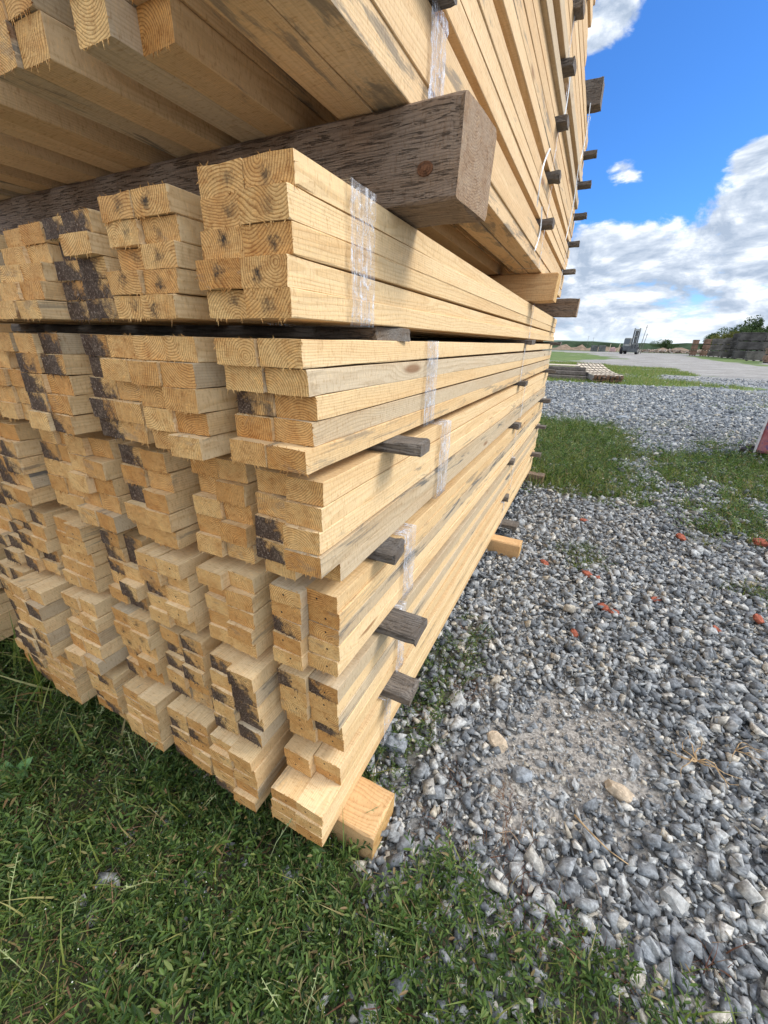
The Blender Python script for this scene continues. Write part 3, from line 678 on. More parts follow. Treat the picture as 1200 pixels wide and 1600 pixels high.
def scatter(templates, pos, R, S, seed):
    r = np.random.default_rng(seed); pick_ = r.integers(0, len(templates), len(pos)); Vs = []; Fs = []; b = 0
    for k, (v, f) in enumerate(templates):
        m = pick_ == k; q = int(m.sum())
        if not q: continue
        vv = np.einsum('nij,vj->nvi', R[m] * S[m][:, None, None], v) + pos[m][:, None, :]
        ff = f[None] + (b + np.arange(q) * len(v))[:, None, None]; b += q * len(v)
        Vs.append(vv.reshape(-1, 3)); Fs.append(ff.reshape(-1, f.shape[1]))
    return np.concatenate(Vs), np.concatenate(Fs)
ST = stone_templates(14, 5)
def wedge(n, y0, y1, r, xl=-.55, xr0=.75, xs=.66):
    """random points over the yard right of the pile, wider with distance"""
    u = r.random(n * 4); y = y0 + u * (y1 - y0); x = r.uniform(xl, xr0 + xs * y1, n * 4)
    ok = x < xr0 + xs * y; ok &= (x > -.55) | (y > 8); return x[ok][:n], y[ok][:n]
PX = []; SX = []; RX = []
for (n, y0, y1, s0, up) in ((12500, .10, 1.5, .0150, .50), (9000, .10, 1.5, .0068, 1.1), (18500, 1.45, 3.0, .0160, .5), (9000, 1.45, 3.0, .008, 1.0), (21000, 2.9, 5.2, .0175, .5), (18000, 5.1, 10.0, .0205, .5), (17000, 9.5, 18.0, .030, .4), (5000, 16.5, 26., .034, .3)):
    x, y = wedge(int(n * (1.45 if y1 < 3.1 else 1.1)), y0, y1, RNG, -.55 if y0 < 8 else -2.2, 1.75)
    g, dt = fields(x, y); ga = np.clip(sum(g.values()), 0, 1)
    keep = RNG.random(len(x)) > np.clip(.90 * ga + np.where(s0 < .01, .15, .80) * dt, 0, .93)
    keep &= ~((x < -.15) & (y > .9) & (y < 4.2)); x, y, dt = x[keep], y[keep], dt[keep]
    s = np.clip(np.exp(RNG.normal(math.log(s0), .38, len(x))), s0 * .45, s0 * 2.3)
    z = gz(x, y) + s * up * RNG.uniform(.1, 1.9, len(x)) - s * .55 * dt
    PX.append(np.stack([x, y, z], -1)); SX.append(s); RX.append(rotmats(len(x), RNG, .55))
PX = np.concatenate(PX); SX = np.concatenate(SX); RX = np.concatenate(RX)
V, F = scatter(ST, PX, RX, SX * .86, 3)
tag(link('gravel', fast_mesh('gravel', V, F, [M_stone])), 'loose grey crushed stone spread over the yard beside the pile', 'gravel', None, 'stuff')

def rock(x, y, s, mat, label, name='rock', cat='rock', group=None, seed=0, flat=.62, sink=.25, n=42, stretch=1.0):
    import bmesh
    r = np.random.default_rng(seed + 77); bm = bmesh.new()
    for _ in range(n):
        p = r.normal(0, 1, 3); p /= np.linalg.norm(p); p = np.sign(p) * np.abs(p) ** .8 * r.uniform(.86, 1.02)
        bm.verts.new((p[0] * s * stretch, p[1] * s * .8, p[2] * s * flat))
    res = bmesh.ops.convex_hull(bm, input=bm.verts)
    bmesh.ops.delete(bm, geom=[e for e in res['geom_interior'] if isinstance(e, bmesh.types.BMVert)], context='VERTS')
    me = bpy.data.meshes.new(name); bm.to_mesh(me); bm.free(); me.materials.append(mat)
    o = link(name, me, None, (x, y, s * flat * (1 - sink * 2) + float(gz(x, y))), (r.normal(0, .15), r.normal(0, .15), r.uniform(0, 6))); return tag(o, label, cat, group)
for i, (x, y, s, m, lab) in enumerate((
        (.16, 1.18, .046, M_rock, 'large pale angular rock on the gravel to the right of the lowest spacer stick'),
        (.34, 1.08, .036, M_rocktan, 'pale egg-shaped rock at the edge of the sandy patch'),
        (.015, .90, .046, M_rockdark, 'big grey rock against the foot of the pile behind the orange bearer'),
        (.67, 2.40, .042, M_rock, 'pale rounded rock beside red brick pieces in the gravel'),
        (.73, 1.09, .038, M_rocktan, 'tan flat rock below the sandy patch'),
        (.78, .70, .026, M_rockdark, 'blue-grey rock lying at the edge of the weeds, lower right'),
        (.23, .31, .030, M_rock, 'pale stone half buried in the weeds at the bottom edge'),
        (.21, .65, .024, M_rock, 'small pale stone in the weeds just right of the orange bearer'),
        (.10, 1.86, .036, M_rockdark, 'pointed grey rock at the pile foot beside dry weeds'),
        (.44, 1.00, .034, M_rockdark, 'blue-grey angular rock in the gravel left of the sandy patch'),
        (.85, .84, .036, M_rock, 'pale grey cobble in the gravel near the weed edge'),
        (.42, 2.05, .030, M_rocktan, 'small tan stone in the gravel beside the pile middle'))):
    rock(x, y, s, m, lab, seed=i * 3, stretch=1.0 + .3 * ((i * 37) % 10) / 10)
rock(2.05 - .95, 9.35, .11, M_rockdark, 'dark flat lump of rock on the gravel behind the tall grass', seed=91, flat=.5, stretch=1.5)
for i, (x, y, s, lab) in enumerate(((1.9, 5.0, .035, 'white stone in the right grass patch, nearest the red bin'), (1.72, 4.5, .04, 'white flat stone in the middle of the right grass patch'), (2.0, 4.25, .045, 'white stone at the right edge of the grass patch'), (1.75, 4.05, .04, 'white stone low in the right grass patch'), (1.55, 5.35, .03, 'white stone at the left edge of the right grass patch'))):
    rock(x, y, s, M_rock, lab, 'white_stone', 'stone', None, 400 + i, .5, .05, stretch=1.5)
for i, (x, y, s, lab) in enumerate((
        (.35, 2.49, .030, 'round red brick piece nearest the pale bearer'), (.60, 2.47, .034, 'red brick piece behind the pale rounded rock'), (.66, 2.46, .022, 'small red brick piece touching the pale rounded rock'),
        (.69, 2.14, .030, 'broken red brick piece in the middle of the gravel'), (.74, 2.12, .026, 'darker red brick piece in the middle of the gravel, right one of a pair'),
        (.56, 1.84, .024, 'small red brick piece in the gravel in front of the others'), (.96, 2.37, .024, 'red brick piece right of the pale rounded rock'),
        (1.42, 2.40, .036, 'red brick piece at the right edge beside weeds'), (1.21, 2.22, .022, 'orange brick chip in the gravel at the right'),
        (1.73, 3.55, .05, 'red brick piece at the edge of the right grass patch'), (1.22, 3.38, .036, 'dull red brick piece in front of the right grass patch'),
        (.56, 3.36, .030, 'dull red brick piece in the gravel behind the small weed tuft'))):
    rock(x, y, s, M_brick, lab, 'brick_fragment', 'brick piece', 'broken red brick pieces in the gravel', seed=200 + i, flat=.55, sink=-.22, stretch=1.3)

# ------------------------------------------------------------------ low weeds: sprigs of small leaves
def sprig(seed, nl, length, rise, lw, ll):
    r = np.random.default_rng(seed); V = []; F = []
    bend = r.normal(0, .35)
    def pt(t): return np.array([length * t * math.cos(bend * t), length * t * math.sin(bend * t), rise * (t ** .8) - .15 * rise * t * t])
    for i in range(4):   # stem: a thin three-sided rod as quads
        a, b = pt(i / 4), pt((i + 1) / 4); q = len(V); wv = .0007 * (1 - i / 5)
        V += [a + (0, wv, 0), a + (0, -wv, 0), b + (0, -wv * .8, 0), b + (0, wv * .8, 0)]; F.append((q, q + 1, q + 2, q + 3))
    for i in range(nl):
        t = (i + .6) / nl; p = pt(min(t, 1)); ang = (1 if i % 2 else -1) * r.uniform(.5, 1.25) + bend * t + (0 if i < nl - 1 else r.normal(0, .2)); up = r.uniform(-.05, .75)
        L_ = ll * r.uniform(.65, 1.15) * (1 - .3 * t); W_ = lw * r.uniform(.75, 1.2) * (1 - .3 * t)
        d_ = np.array([math.cos(ang) * math.cos(up), math.sin(ang) * math.cos(up), math.sin(up)]); s_ = np.array([-math.sin(ang), math.cos(ang), 0.0])
        lift = np.array([0, 0, W_ * .35]); q = len(V)
        V += [p, p + d_ * L_ * .33 + s_ * W_ * .5 + lift, p + d_ * L_ * .75 + s_ * W_ * .36 + lift, p + d_ * L_, p + d_ * L_ * .75 - s_ * W_ * .36 + lift, p + d_ * L_ * .33 - s_ * W_ * .5 + lift]
        F += [(q, q + 1, q + 2, q + 3), (q, q + 3, q + 4, q + 5)]
    return np.array(V), np.array(F)
SPR = [sprig(i, 9 + i % 5, .060 + .006 * (i % 6), .020 + .008 * (i % 5), .0050, .0158) for i in range(12)]
UPR = [sprig(50 + i, 8 + i % 4, .030 + .004 * (i % 4), .050 + .008 * (i % 4), .0044, .0175) for i in range(8)]
def in_region(n, x0, x1, y0, y1, key, r, power=1.0):
    x = r.uniform(x0, x1, n); y = r.uniform(y0, y1, n); g, dt = fields(x, y); k = np.clip(g[key], 0, 1) ** power
    m = r.random(n) < k; return x[m], y[m]
def tilted(n, r, t=.25): return rotmats(n, r, t)
x, y = in_region(25000, -2.4, 1.2, -.45, 1.0, 'front', RNG)
m = (RNG.random(len(x)) < np.clip(1.15 - .0 * x, 0, 1)) & ~((x < -.1) & (y > .8)) & ~((x < .125) & (y > .545) & (y < .715))
clump = vnoise(x, y, 9.0, 61); m &= (clump > .44) | (RNG.random(len(x)) < .16); x, y = x[m], y[m]
P_ = np.stack([x, y, gz(x, y) + RNG.uniform(-.004, .012, len(x))], -1)
hs = .40 + 1.15 * vnoise(x, y, 7.0, 77)
V1, F1 = scatter(SPR, P_, tilted(len(x), RNG, .22), RNG.uniform(.6, 1.4, len(x)) * hs, 8)
mm = RNG.random(len(x)) < .45
V2, F2 = scatter(UPR, P_[mm], tilted(int(mm.sum()), RNG, .25), RNG.uniform(.6, 1.75, int(mm.sum())) * hs[mm], 9)
xs_, ys_ = in_region(2600, -.1, .3, .7, 1.85, 'side', RNG); xp, yp = in_region(9000, .3, 2.2, 2.3, 3.0, 'p', RNG)
xs_, ys_ = np.concatenate([xs_[::2], xp[::6]]), np.concatenate([ys_[::2], yp[::6]])
V3, F3 = scatter(SPR + UPR, np.stack([xs_, ys_, gz(xs_, ys_) + .012], -1), tilted(len(xs_), RNG, .25), RNG.uniform(.6, 1.1, len(xs_)), 12)
xa, ya = in_region(2600, -.4, 1.3, 3.7, 8.4, 'A', RNG); xb, yb = in_region(5200, 1.0, 4.5, 3.3, 8.4, 'B', RNG)
xa = np.concatenate([xa, xb]); ya = np.concatenate([ya, yb])
V4, F4 = scatter(SPR + UPR, np.stack([xa, ya, gz(xa, ya) + .01], -1), tilted(len(xa), RNG, .25), RNG.uniform(1.2, 3.2, len(xa)), 14)
V = np.concatenate([V1, V2, V3, V4]); F = np.concatenate([F1, F2 + len(V1), F3 + len(V1) + len(V2), F4 + len(V1) + len(V2) + len(V3)])
tag(link('ground_cover', fast_mesh('ground_cover', V, F, [M_leaf])), 'dense mat of small-leaved green weeds in front of the pile', 'ground cover', None, 'stuff')

def blade(seed, h, wd, bend):
    r = np.random.default_rng(seed); V = []; a = r.uniform(.6, 1.3)
    for i in range(4):
        t = i / 3; x_ = bend * h * t ** 2; z_ = h * t * (1 - .25 * bend * t); w_ = wd * (1 - t) ** .7 * .5 + .0002
        V += [(x_, -w_, z_), (x_, w_, z_)]
    return np.array(V), np.array([(2 * i, 2 * i + 1, 2 * i + 3, 2 * i + 2) for i in range(3)])
BL = [blade(i, 1.0, .045, b) for i, b in enumerate((.05, .2, .35, .5, .7, .9))]
BLW = [blade(i, 1.0, .10, b) for i, b in enumerate((.1, .3, .6, 1.0))]
parts = []
def blades(x, y, h, T, tilt=.22, seed=0): parts.append(scatter(T, np.stack([x, y, gz(x, y) - .004], -1), tilted(len(x), RNG, tilt), h, seed))
x, y = in_region(30000, -1.0, 1.3, 3.5, 8.4, 'A', RNG); k = .35 + .9 * vnoise(x, y, 3.0, 5); blades(x, y, RNG.uniform(.05, .16, len(x)) * k * np.clip(1.25 - .35 * np.maximum(x, 0), .4, 1.3), BL, .30, 1)
x, y = in_region(60000, 1.0, 5.0, 3.3, 8.6, 'B', RNG); k = .5 + .9 * vnoise(x, y, 2.0, 6); blades(x, y, RNG.uniform(.03, .10, len(x)) * k, BL + BLW, .4, 2)
x, y = in_region(16000, -.5, 4.2, 5.5, 10.4, 'sparse', RNG); blades(x, y, RNG.uniform(.03, .09, len(x)), BL + BLW, .4, 3)
x, y = in_region(60000, -3, 5.5, 16, 40, 'C', RNG); blades(x, y, RNG.uniform(.06, .18, len(x)), BLW, .35, 4)
x, y = in_region(26000, 2.8, 9.5, 10.8, 17.8, 'sparse2', RNG); blades(x, y, RNG.uniform(.04, .12, len(x)), BLW, .4, 31)
x, y = in_region(900, -.1, .3, .7, 1.85, 'side', RNG); blades(x, y, RNG.uniform(.03, .08, len(x)), BL, .6, 5)
x, y = in_region(5000, .3, 2.2, 2.3, 3.0, 'p', RNG); blades(x, y, RNG.uniform(.03, .09, len(x)), BL, .5, 6)
x, y = in_region(3000, -2.3, -.75, .0, 1.2, 'front', RNG); m = RNG.random(len(x)) < np.clip((-x - .85) * 1.6, .03, 1) * np.clip((y - .05) * 2.2, .1, 1); x, y = x[m], y[m]; blades(x, y, RNG.uniform(.08, .26, len(x)), BL, .34, 7)
x, y = in_region(15000, -1.2, 1.1, -.4, .85, 'front', RNG); m = ~((x < .125) & (y > .545) & (y < .715)); x, y = x[m], y[m]; blades(x, y, .02 + .12 * RNG.random(len(x)) ** 2.2, BL, .45, 8)
bv = []; bf = []; b = 0
for v_, f_ in parts: bv.append(v_); bf.append(f_ + b); b += len(v_)
tag(link('grass', fast_mesh('grass', np.concatenate(bv), np.concatenate(bf), [M_blade])), 'tufts and patches of grass growing through the yard', 'grass', None, 'stuff')

r_ = np.random.default_rng(77); tall = []
for _ in range(70):
    x_, y_ = r_.uniform(-1.3, 1.0), r_.uniform(-.35, .62); a_ = r_.uniform(0, 6.28); l_ = r_.uniform(.06, .16)
    if x_ > .1 and r_.random() < .5: continue
    tall.append([(x_, y_, .01), (x_ + .2 * l_ * math.cos(a_), y_ + .2 * l_ * math.sin(a_), l_ * .55), (x_ + .55 * l_ * math.cos(a_), y_ + .55 * l_ * math.sin(a_), l_)])
mbs = MB()
for pl in tall:
    mbs.tube(pl[0], pl[1], .0013, .001, 5).tube(pl[1], pl[2], .001, .0007, 5)
    for k in range(6):
        f = k / 6; p0 = Vector(pl[1]).lerp(Vector(pl[2]), .3 + .7 * f); d0 = Vector((r_.normal(0, .006), r_.normal(0, .006), .006)); mbs.tube(p0, p0 + d0, .0016, .0004, 4)
M_seed = plain('pale_green_stems', (0.30, 0.34, 0.16), .7, .2, .25, 30.0)
tag(mbs.build('seed_stems', M_seed), 'thin pale seed stems standing above the low weeds', 'stems', None, 'stuff')

# pale seed specks among the weeds, dry stems in the gravel
x, y = in_region(1500, -1.9, 1.1, -.4, .8, 'front', RNG)
sp = (np.array([(-1, -1, 0), (1, -1, .3), (1, 1, 0), (-1, 1, .3)], float), np.array([(0, 1, 2, 3)]))
V, F = scatter([sp], np.stack([x, y, gz(x, y) + RNG.uniform(.03, .062, len(x))], -1), tilted(len(x), RNG, .6), RNG.uniform(.0005, .0014, len(x)), 4)
M_fleck = plain('tiny_pale_flowers', (0.62, 0.64, 0.58), .6, .3, .05)
tag(link('tiny_flowers', fast_mesh('tiny_flowers', V, F, [M_fleck])), 'tiny pale flowers dotted over the weeds', 'flowers', None, 'stuff')
cx = np.array([.24, .44, .50, .33, .06, .19, .62, .48, .40, .10, .70, .88, .22, .16, .46, .58]); cy = np.array([.88, .80, .66, .70, 1.05, 1.30, .70, .58, .92, 1.6, .62, .74, .74, 1.24, .72, .60]); nn = 46
x = (np.repeat(cx, nn) + RNG.normal(0, .030, len(cx) * nn)); y = (np.repeat(cy, nn) + RNG.normal(0, .026, len(cx) * nn))
V, F = scatter(BL, np.stack([x, y, gz(x, y) + .008], -1), rotmats(len(x), RNG, .8), RNG.uniform(.02, .075, len(x)), 4)
x2, y2 = in_region(3600, -1.8, 1.1, -.4, .8, 'front', RNG); m2 = (vnoise(x2, y2, 6.0, 91) > .5) & ~((x2 < .125) & (y2 > .53)); x2, y2 = x2[m2], y2[m2]
Vb, Fb = scatter(BL, np.stack([x2, y2, gz(x2, y2) + .012], -1), rotmats(len(x2), RNG, .9), RNG.uniform(.03, .10, len(x2)), 6)
F = np.concatenate([F, Fb + len(V)]); V = np.concatenate([V, Vb])
tag(link('dry_weeds', fast_mesh('dry_weeds', V, F, [M_dry])), 'reddish dry weed stems lying between the stones', 'dry weeds', None, 'stuff')

def curve_tubes(name, polylines, r, mat, label, cat, parent=None):
    mb = MB()
    for pl in polylines:
        for i in range(len(pl) - 1):
            f = 1 - .6 * i / max(1, len(pl) - 1); mb.tube(pl[i], pl[i + 1], r * f, r * (f - .1), 6)
    o = mb.build(name, mat, parent, smooth=True); return tag(o, label, cat)
def rootsprig(cx_, cy_, seed, n, L_):
    r = np.random.default_rng(seed); out = []
    for _ in range(n):
        a = r.uniform(0, 6.28); p = np.array([cx_, cy_, .03]); pl = [tuple(p)]
        for k in range(5):
            a += r.normal(0, .5); p = p + np.array([math.cos(a), math.sin(a), 0]) * L_ / 5; p[2] = .026 + .014 * r.random() + (.01 if k < 2 else 0); pl.append(tuple(p))
        out.append(pl)
    return out
curve_tubes('dry_root', rootsprig(.97, 1.31, 4, 9, .12), .0022, M_root, 'tangled pale dry root lying on the gravel at the right', 'root')
curve_tubes('dry_root', rootsprig(1.10, 1.42, 9, 5, .10), .0016, M_root, 'thin pale dry root by the right edge of the picture', 'root')
curve_tubes('dry_twig', [[(.60, .93, .03), (.64, .90, .034), (.69, .875, .030), (.74, .865, .026)]], .003, M_root, 'curved pale twig lying on the stones below the sandy patch', 'twig')
# a broad-leaved plant at the left edge
root = empty('broadleaf_plant', (-.99, .20, 0)); tag(root, 'broad-leaved green plant among the low weeds at the left edge', 'plant')
M_broad = plain('broad_leaf', (0.085, 0.20, 0.045), .42, .5, .2, 14.0)
def broad(L_, W_, az, up, droop):
    V = []; F = []; n = 10
    for i in range(n + 1):
        t = i / n; wv = W_ * math.sin(math.pi * min(1, t ** .8 * .97 + .03)) * .5; d0 = L_ * t; zz_ = L_ * (math.sin(up) * t - droop * t * t)
        for k, s in enumerate((-1, -.5, 0, .5, 1)):
            V.append((d0 * math.cos(up) * math.cos(az) - s * wv * math.sin(az), d0 * math.cos(up) * math.sin(az) + s * wv * math.cos(az), zz_ + abs(s) * wv * .35 + .002 * math.sin(9 * t + s * 2)))
    for i in range(n):
        for k in range(4): a = i * 5 + k; F.append((a, a + 1, a + 6, a + 5))
    return mesh('leaf', V, F, [M_broad], smooth=True)
for L_, W_, az, up, dr in ((.13, .050, .55, 1.0, .25), (.12, .048, 1.6, .9, .3), (.08, .034, -.4, .55, .3), (.11, .045, 2.7, .8, .3), (.09, .04, -1.9, .7, .3), (.07, .03, .1, .35, .1)):
    link('leaf', broad(L_, W_, az, up, dr), root, (.01 * math.cos(az), .01 * math.sin(az), .01))

# ------------------------------------------------------------------ middle distance
M_redpaint = None
def redmat():
    m, t = new_mat('worn_red_paint'); obj = t.n('ShaderNodeTexCoord').outputs['Object']
    n = t.noise(obj, 7.0, 6.0, .7); n2 = t.noise(obj, 26.0, 5.0, .7)
    c = t.mix(t.rng(n, .35, .65), (0.30, 0.075, 0.080, 1), (0.36, 0.15, 0.155, 1))
    c = t.mix(t.rng(n2, .54, .60), c, (0.13, 0.075, 0.16, 1)); principled(t, c, .45, .4); return m
M_redpaint = redmat(); M_rim = plain('bare_steel_rim', (.5, .47, .47), .45, .5, .2, 20.0); M_dark = plain('dark_timber', (0.060, 0.050, 0.045), .9, .2, .4, 20.0)
ct = empty('steel_bin', (3.08, 7.05, -.055), math.radians(-16)); tag(ct, 'worn red painted steel bin standing on dark planks at the right edge', 'bin')
o = MB().box((0, 0, .55), (.95, .60, .86)).build('body', M_redpaint, ct, bevel=.03)
o = MB().box((0, 0, .995), (1.0, .65, .03)).build('rim', M_rim, ct, bevel=.008)
for sx in (-1, 1): MB().box((sx * .48, -.305, .55), (.025, .014, .87)).build('edge_strip', M_rim, ct, bevel=.004)
tag(MB().box((0, 0, .058), (1.25, .16, .11)).box((.02, .30, .058), (1.2, .14, .11)).build('skid', M_dark, ct, bevel=.008))
tag(MB().box((0, 0, .02), (.30, .07, .03), .35).build('loose_board', M_dark, None, (2.33, 6.75, 0), bevel=.004), 'dark board end lying in the grass before the red bin', 'board')

M_slat_top = plain('pale_weathered_slats', (0.60, 0.505, 0.385), .8, .2, .2, 9.0); M_slat_end = plain('brown_slat_ends', (0.19, 0.105, 0.062), .9, .15, .5, 30.0)
M_slat_grey = plain('grey_slats', (0.22, 0.20, 0.18), .9, .15, .35, 12.0)
pk = empty('board_stack', (.98, 18.7, 0), math.radians(13)); tag(pk, 'low stack of thin brown-ended boards with pale tops lying on grass', 'board stack')
q = random.Random(4)
MB().box((0, .5, .03), (1.1, .12, .06)).box((0, 3.0, .03), (1.1, .12, .06)).build('bearer', M_dark, pk)
for lv in range(6):
    for k in range(7):
        top = lv == 5
        x = -.48 + k * .16 + q.uniform(-.012, .012); y0 = q.uniform(-.10, .06) + (.05 if lv < 3 else 0)
        V = []; F = []; n = 6
        for i in range(n):
            t = i / (n - 1); yy = y0 + 3.7 * t; zc = .075 + lv * .040 + .30 * t * t
            for (a, b_) in ((-1, -1), (1, -1), (1, 1), (-1, 1)): V.append((x + a * .056, yy, zc + b_ * .0165))
        for i in range(n - 1):
            for j in range(4): F.append((i * 4 + j, i * 4 + (j + 1) % 4, (i + 1) * 4 + (j + 1) % 4, (i + 1) * 4 + j))
        F += [(3, 2, 1, 0), tuple((n - 1) * 4 + j for j in range(4))]
        link('board', mesh('board', V, F, [M_slat_top if top else M_slat_grey, M_slat_end], [0] * (len(F) - 2) + [1, 1]), pk)
for j, yy in enumerate((.35, 1.0, 1.65, 2.3, 2.95, 3.5)):
    MB().box((0, yy, .31 + .30 * (yy / 3.7) ** 2), (1.14, .07, .012)).build('cross_strip', M_dark, pk)
M_tim = plain('grey_old_timber', (0.15, 0.125, 0.105), .9, .15, .35, 8.0, bump=.3)
for i, (y, z, s, x1, lab) in enumerate(((19.3, .09, (3.2, .28, .16), .2, 'lowest weathered grey timber left of the low board stack'),
                                        (19.7, .26, (3.2, .30, .14), .15, 'middle weathered grey timber left of the low board stack'),
                                        (20.2, .41, (3.3, .34, .13), .1, 'top dark weathered timber left of the low board stack'),
                                        (20.6, .09, (3.2, .28, .16), -.2, 'hidden lower grey timber behind the weathered ones'),
                                        (20.9, .26, (2.8, .28, .16), .0, 'rear weathered grey timber behind the weathered ones'))):
    tag(MB().box((-s[0] / 2, 0, 0), s, .02 * (i - 2)).build('old_timber', M_tim, None, (x1, y, z), bevel=.012), lab, 'timber')
tag(MB().box((-1.2, 0, 0), (2.6, .9, .03)).build('pale_sheet', M_slat_top, None, (-.3, 21.2, .50), (0, .0, .03), bevel=.004), 'pale board sheet lying on the weathered timbers', 'board')

# ------------------------------------------------------------------ background: machine, stacks, trees, far things
M_mach = plain('pale_machine_paint', (0.30, 0.30, 0.28), .5, .4, .3, 1.5); M_tyre = plain('tyre_rubber', (0.025, 0.025, 0.027), .9, .2, .2, 4.0)
M_steel = plain('dark_mast_steel', (0.085, 0.09, 0.095), .5, .4, .3, 2.0); M_glass = plain('cab_glass', (0.045, 0.06, 0.07), .12, .7, .1, 1.0)
fk = empty('forklift', (6.6, 100, 0), math.radians(-18)); tag(fk, 'pale heavy forklift with a raised dark mast parked across the yard', 'forklift')
MB().box((-.55, .2, 1.05), (1.9, 3.6, .9)).box((-.55, 1.7, 1.35), (1.8, 1.1, 1.3)).build('body', M_steel, fk, bevel=.08)
MB().box((-.9, -.55, 2.25), (1.25, 1.5, 1.5), taper=.82).build('cab', M_mach, fk, bevel=.05)
MB().box((-.9, -1.30, 2.35), (.95, .06, .95), rx=-.08).build('windscreen', M_glass, fk)
for sx in (-1, 1): MB().box((-.9 + sx * .6, -.55, 2.40), (.05, 1.0, .85), taper=.9).build('side_window', M_glass, fk)
for sx in (0.15, 1.05): MB().box((sx, -1.75, 2.55), (.20, .26, 4.3)).build('mast_rail', M_steel, fk, bevel=.02)
MB().box((.6, -1.75, 4.45), (1.1, .3, .22)).box((.6, -1.75, 3.2), (.9, .18, .14)).box((.6, -1.75, 1.9), (.9, .18, .14)).build('mast_crossbar', M_mach, fk, bevel=.02)
MB().tube((.45, -1.7, .8), (.45, -1.7, 4.3), .12).tube((.75, -1.7, .8), (.75, -1.7, 4.3), .12).build('lift_cylinder', M_steel, fk)
MB().box((.6, -1.62, 2.5), (.5, .1, 3.6)).build('chain_panel', M_mach, fk)
MB().box((.6, -1.2, 1.2), (1.3, .9, 1.2)).build('front_axle_housing', M_steel, fk, bevel=.05)
MB().box((.6, -1.98, .75), (1.7, .14, .7)).build('fork_carriage', M_steel, fk)
for sx in (.1, 1.1): MB().box((sx, -2.75, .42), (.14, 1.5, .08)).build('fork', M_steel, fk)
for sx, sy, rr in ((-1.55, -1.2, .68), (1.2, -1.2, .68), (-1.55, 1.5, .60), (.55, 1.5, .60)):
    wv = MB().tube((sx - .22, sy, rr), (sx + .22, sy, rr), rr, n=18).build('wheel', M_tyre, fk, smooth=False, bevel=.06)
    MB().tube((sx - .235, sy, rr), (sx + .235, sy, rr), rr * .5, n=12).build('rim', M_mach, wv)
MB().tube((-.3, .3, 3.0), (-.3, .3, 3.35), .06).build('beacon', plain('amber_beacon', (.6, .25, .03), .3, .5, .05), fk)
M_pole = plain('thin_grey_pole', (0.14, 0.13, 0.12), .8, .2, .2, 3.0)
for i, (x, y, h, lean, lab) in enumerate(((8.3, 106, 5.6, -.07, 'tall thin pole leaning right behind the forklift'), (9.0, 110, 4.1, -.10, 'shorter thin pole right of the forklift'),
                                          (-6.2, 300, 7.2, 0, 'far thin pole on the horizon, left one'), (-3.2, 300, 6.4, 0, 'far thin pole on the horizon, right one'))):
    pr = empty('pole', (x, y, 0)); tag(pr, lab, 'pole')
    MB().tube((0, 0, 0), (-lean * h, 0, h), .07 + .02 * (y > 200), .045, 8).build('shaft', M_pole, pr)
    MB().box((-lean * h, 0, h * .93), (.5 + .5 * (y > 200), .06, .08)).build('crossarm', M_pole, pr)

M_stk = [plain('old_stack_grey', (0.15, 0.135, 0.122), .95, .1, .35, 1.2), plain('old_stack_brown', (0.25, 0.155, 0.11), .95, .1, .35, 1.2), plain('old_stack_dark', (0.085, 0.078, 0.074), .95, .1, .4, 1.2), plain('old_stack_tan', (0.26, 0.165, 0.115), .95, .1, .4, 1.5)]
def old_stack(x, y, rz, wd, dp, tiers, mi, what):
    """weathered board stacks: every tier a thing, boards on bearers, uneven ends"""
    q = random.Random(int(x * 100 + y)); z = 0
    for k, h in enumerate(tiers):
        rt = empty('board_pile', (x + q.uniform(-.08, .08), y, z), rz + q.uniform(-.012, .012)); tag(rt, '%s, %s tier' % (what, ORD[k]) if len(tiers) > 1 else what, 'board pile', 'old board piles at the far right')
        mb = MB()
        for j in range(3): mb.box((-wd / 2 + (.12 + .38 * j) * wd, 0, .06), (.14, dp, .119))
        mb.build('bearer', M_stk[2], rt)
        n = max(4, int((h - .12) / .11)); bh = (h - .12) / n; mb = MB()
        for j in range(n):
            mb.box((q.uniform(-.06, .06), q.uniform(-.05, .05), .12 + bh * (j + .5)), (wd + q.uniform(-.12, .12), dp + q.uniform(-.08, .08), bh - .014))
        mb.build('boards', M_stk[mi], rt)
        MB().box((0, 0, .12 + (h - .12) * .5), (wd - .3, dp - .2, h - .16)).build('core', M_stk[2], rt)
        z += h
old_stack(18.0, 106.5, -.16, 1.1, 4, (1.0, 1.0, .95), 3, 'reddish board pile at the left end of the far row')
old_stack(19.15, 103.0, -.16, 1.1, 4, (1.0, 1.05, 1.0), 1, 'brown board pile second in the far row')
old_stack(19.7, 97.0, -.16, 1.9, 3, (1.0, 1.0, 1.05), 0, 'grey board pile third in the far row')
old_stack(20.3, 90.5, -.16, 2.2, 3, (1.0, 1.05, 1.05), 0, 'pale grey board pile in the middle of the far row')
old_stack(20.0, 86.5, -.22, 1.4, 3, (1.25, 1.2, 1.2), 2, 'dark tall board pile in the middle of the far row')
old_stack(20.3, 81.0, -.16, 2.9, 3.0, (1.2, 1.25, 1.2), 2, 'wide dark board pile in the far row')
old_stack(23.4, 81.6, -.16, 2.9, 3.0, (1.2, 1.25, 1.2), 0, 'wide board pile at the right end of the far row')
old_stack(18.75, 70.5, -.16, 1.9, 1.6, (1.15,), 0, 'single low grey board pile in front of the wide dark piles')
old_stack(18.2, 62.0, -.16, 1.5, 2.6, (.82, .82, .82), 3, 'nearest reddish board pile at the right edge')

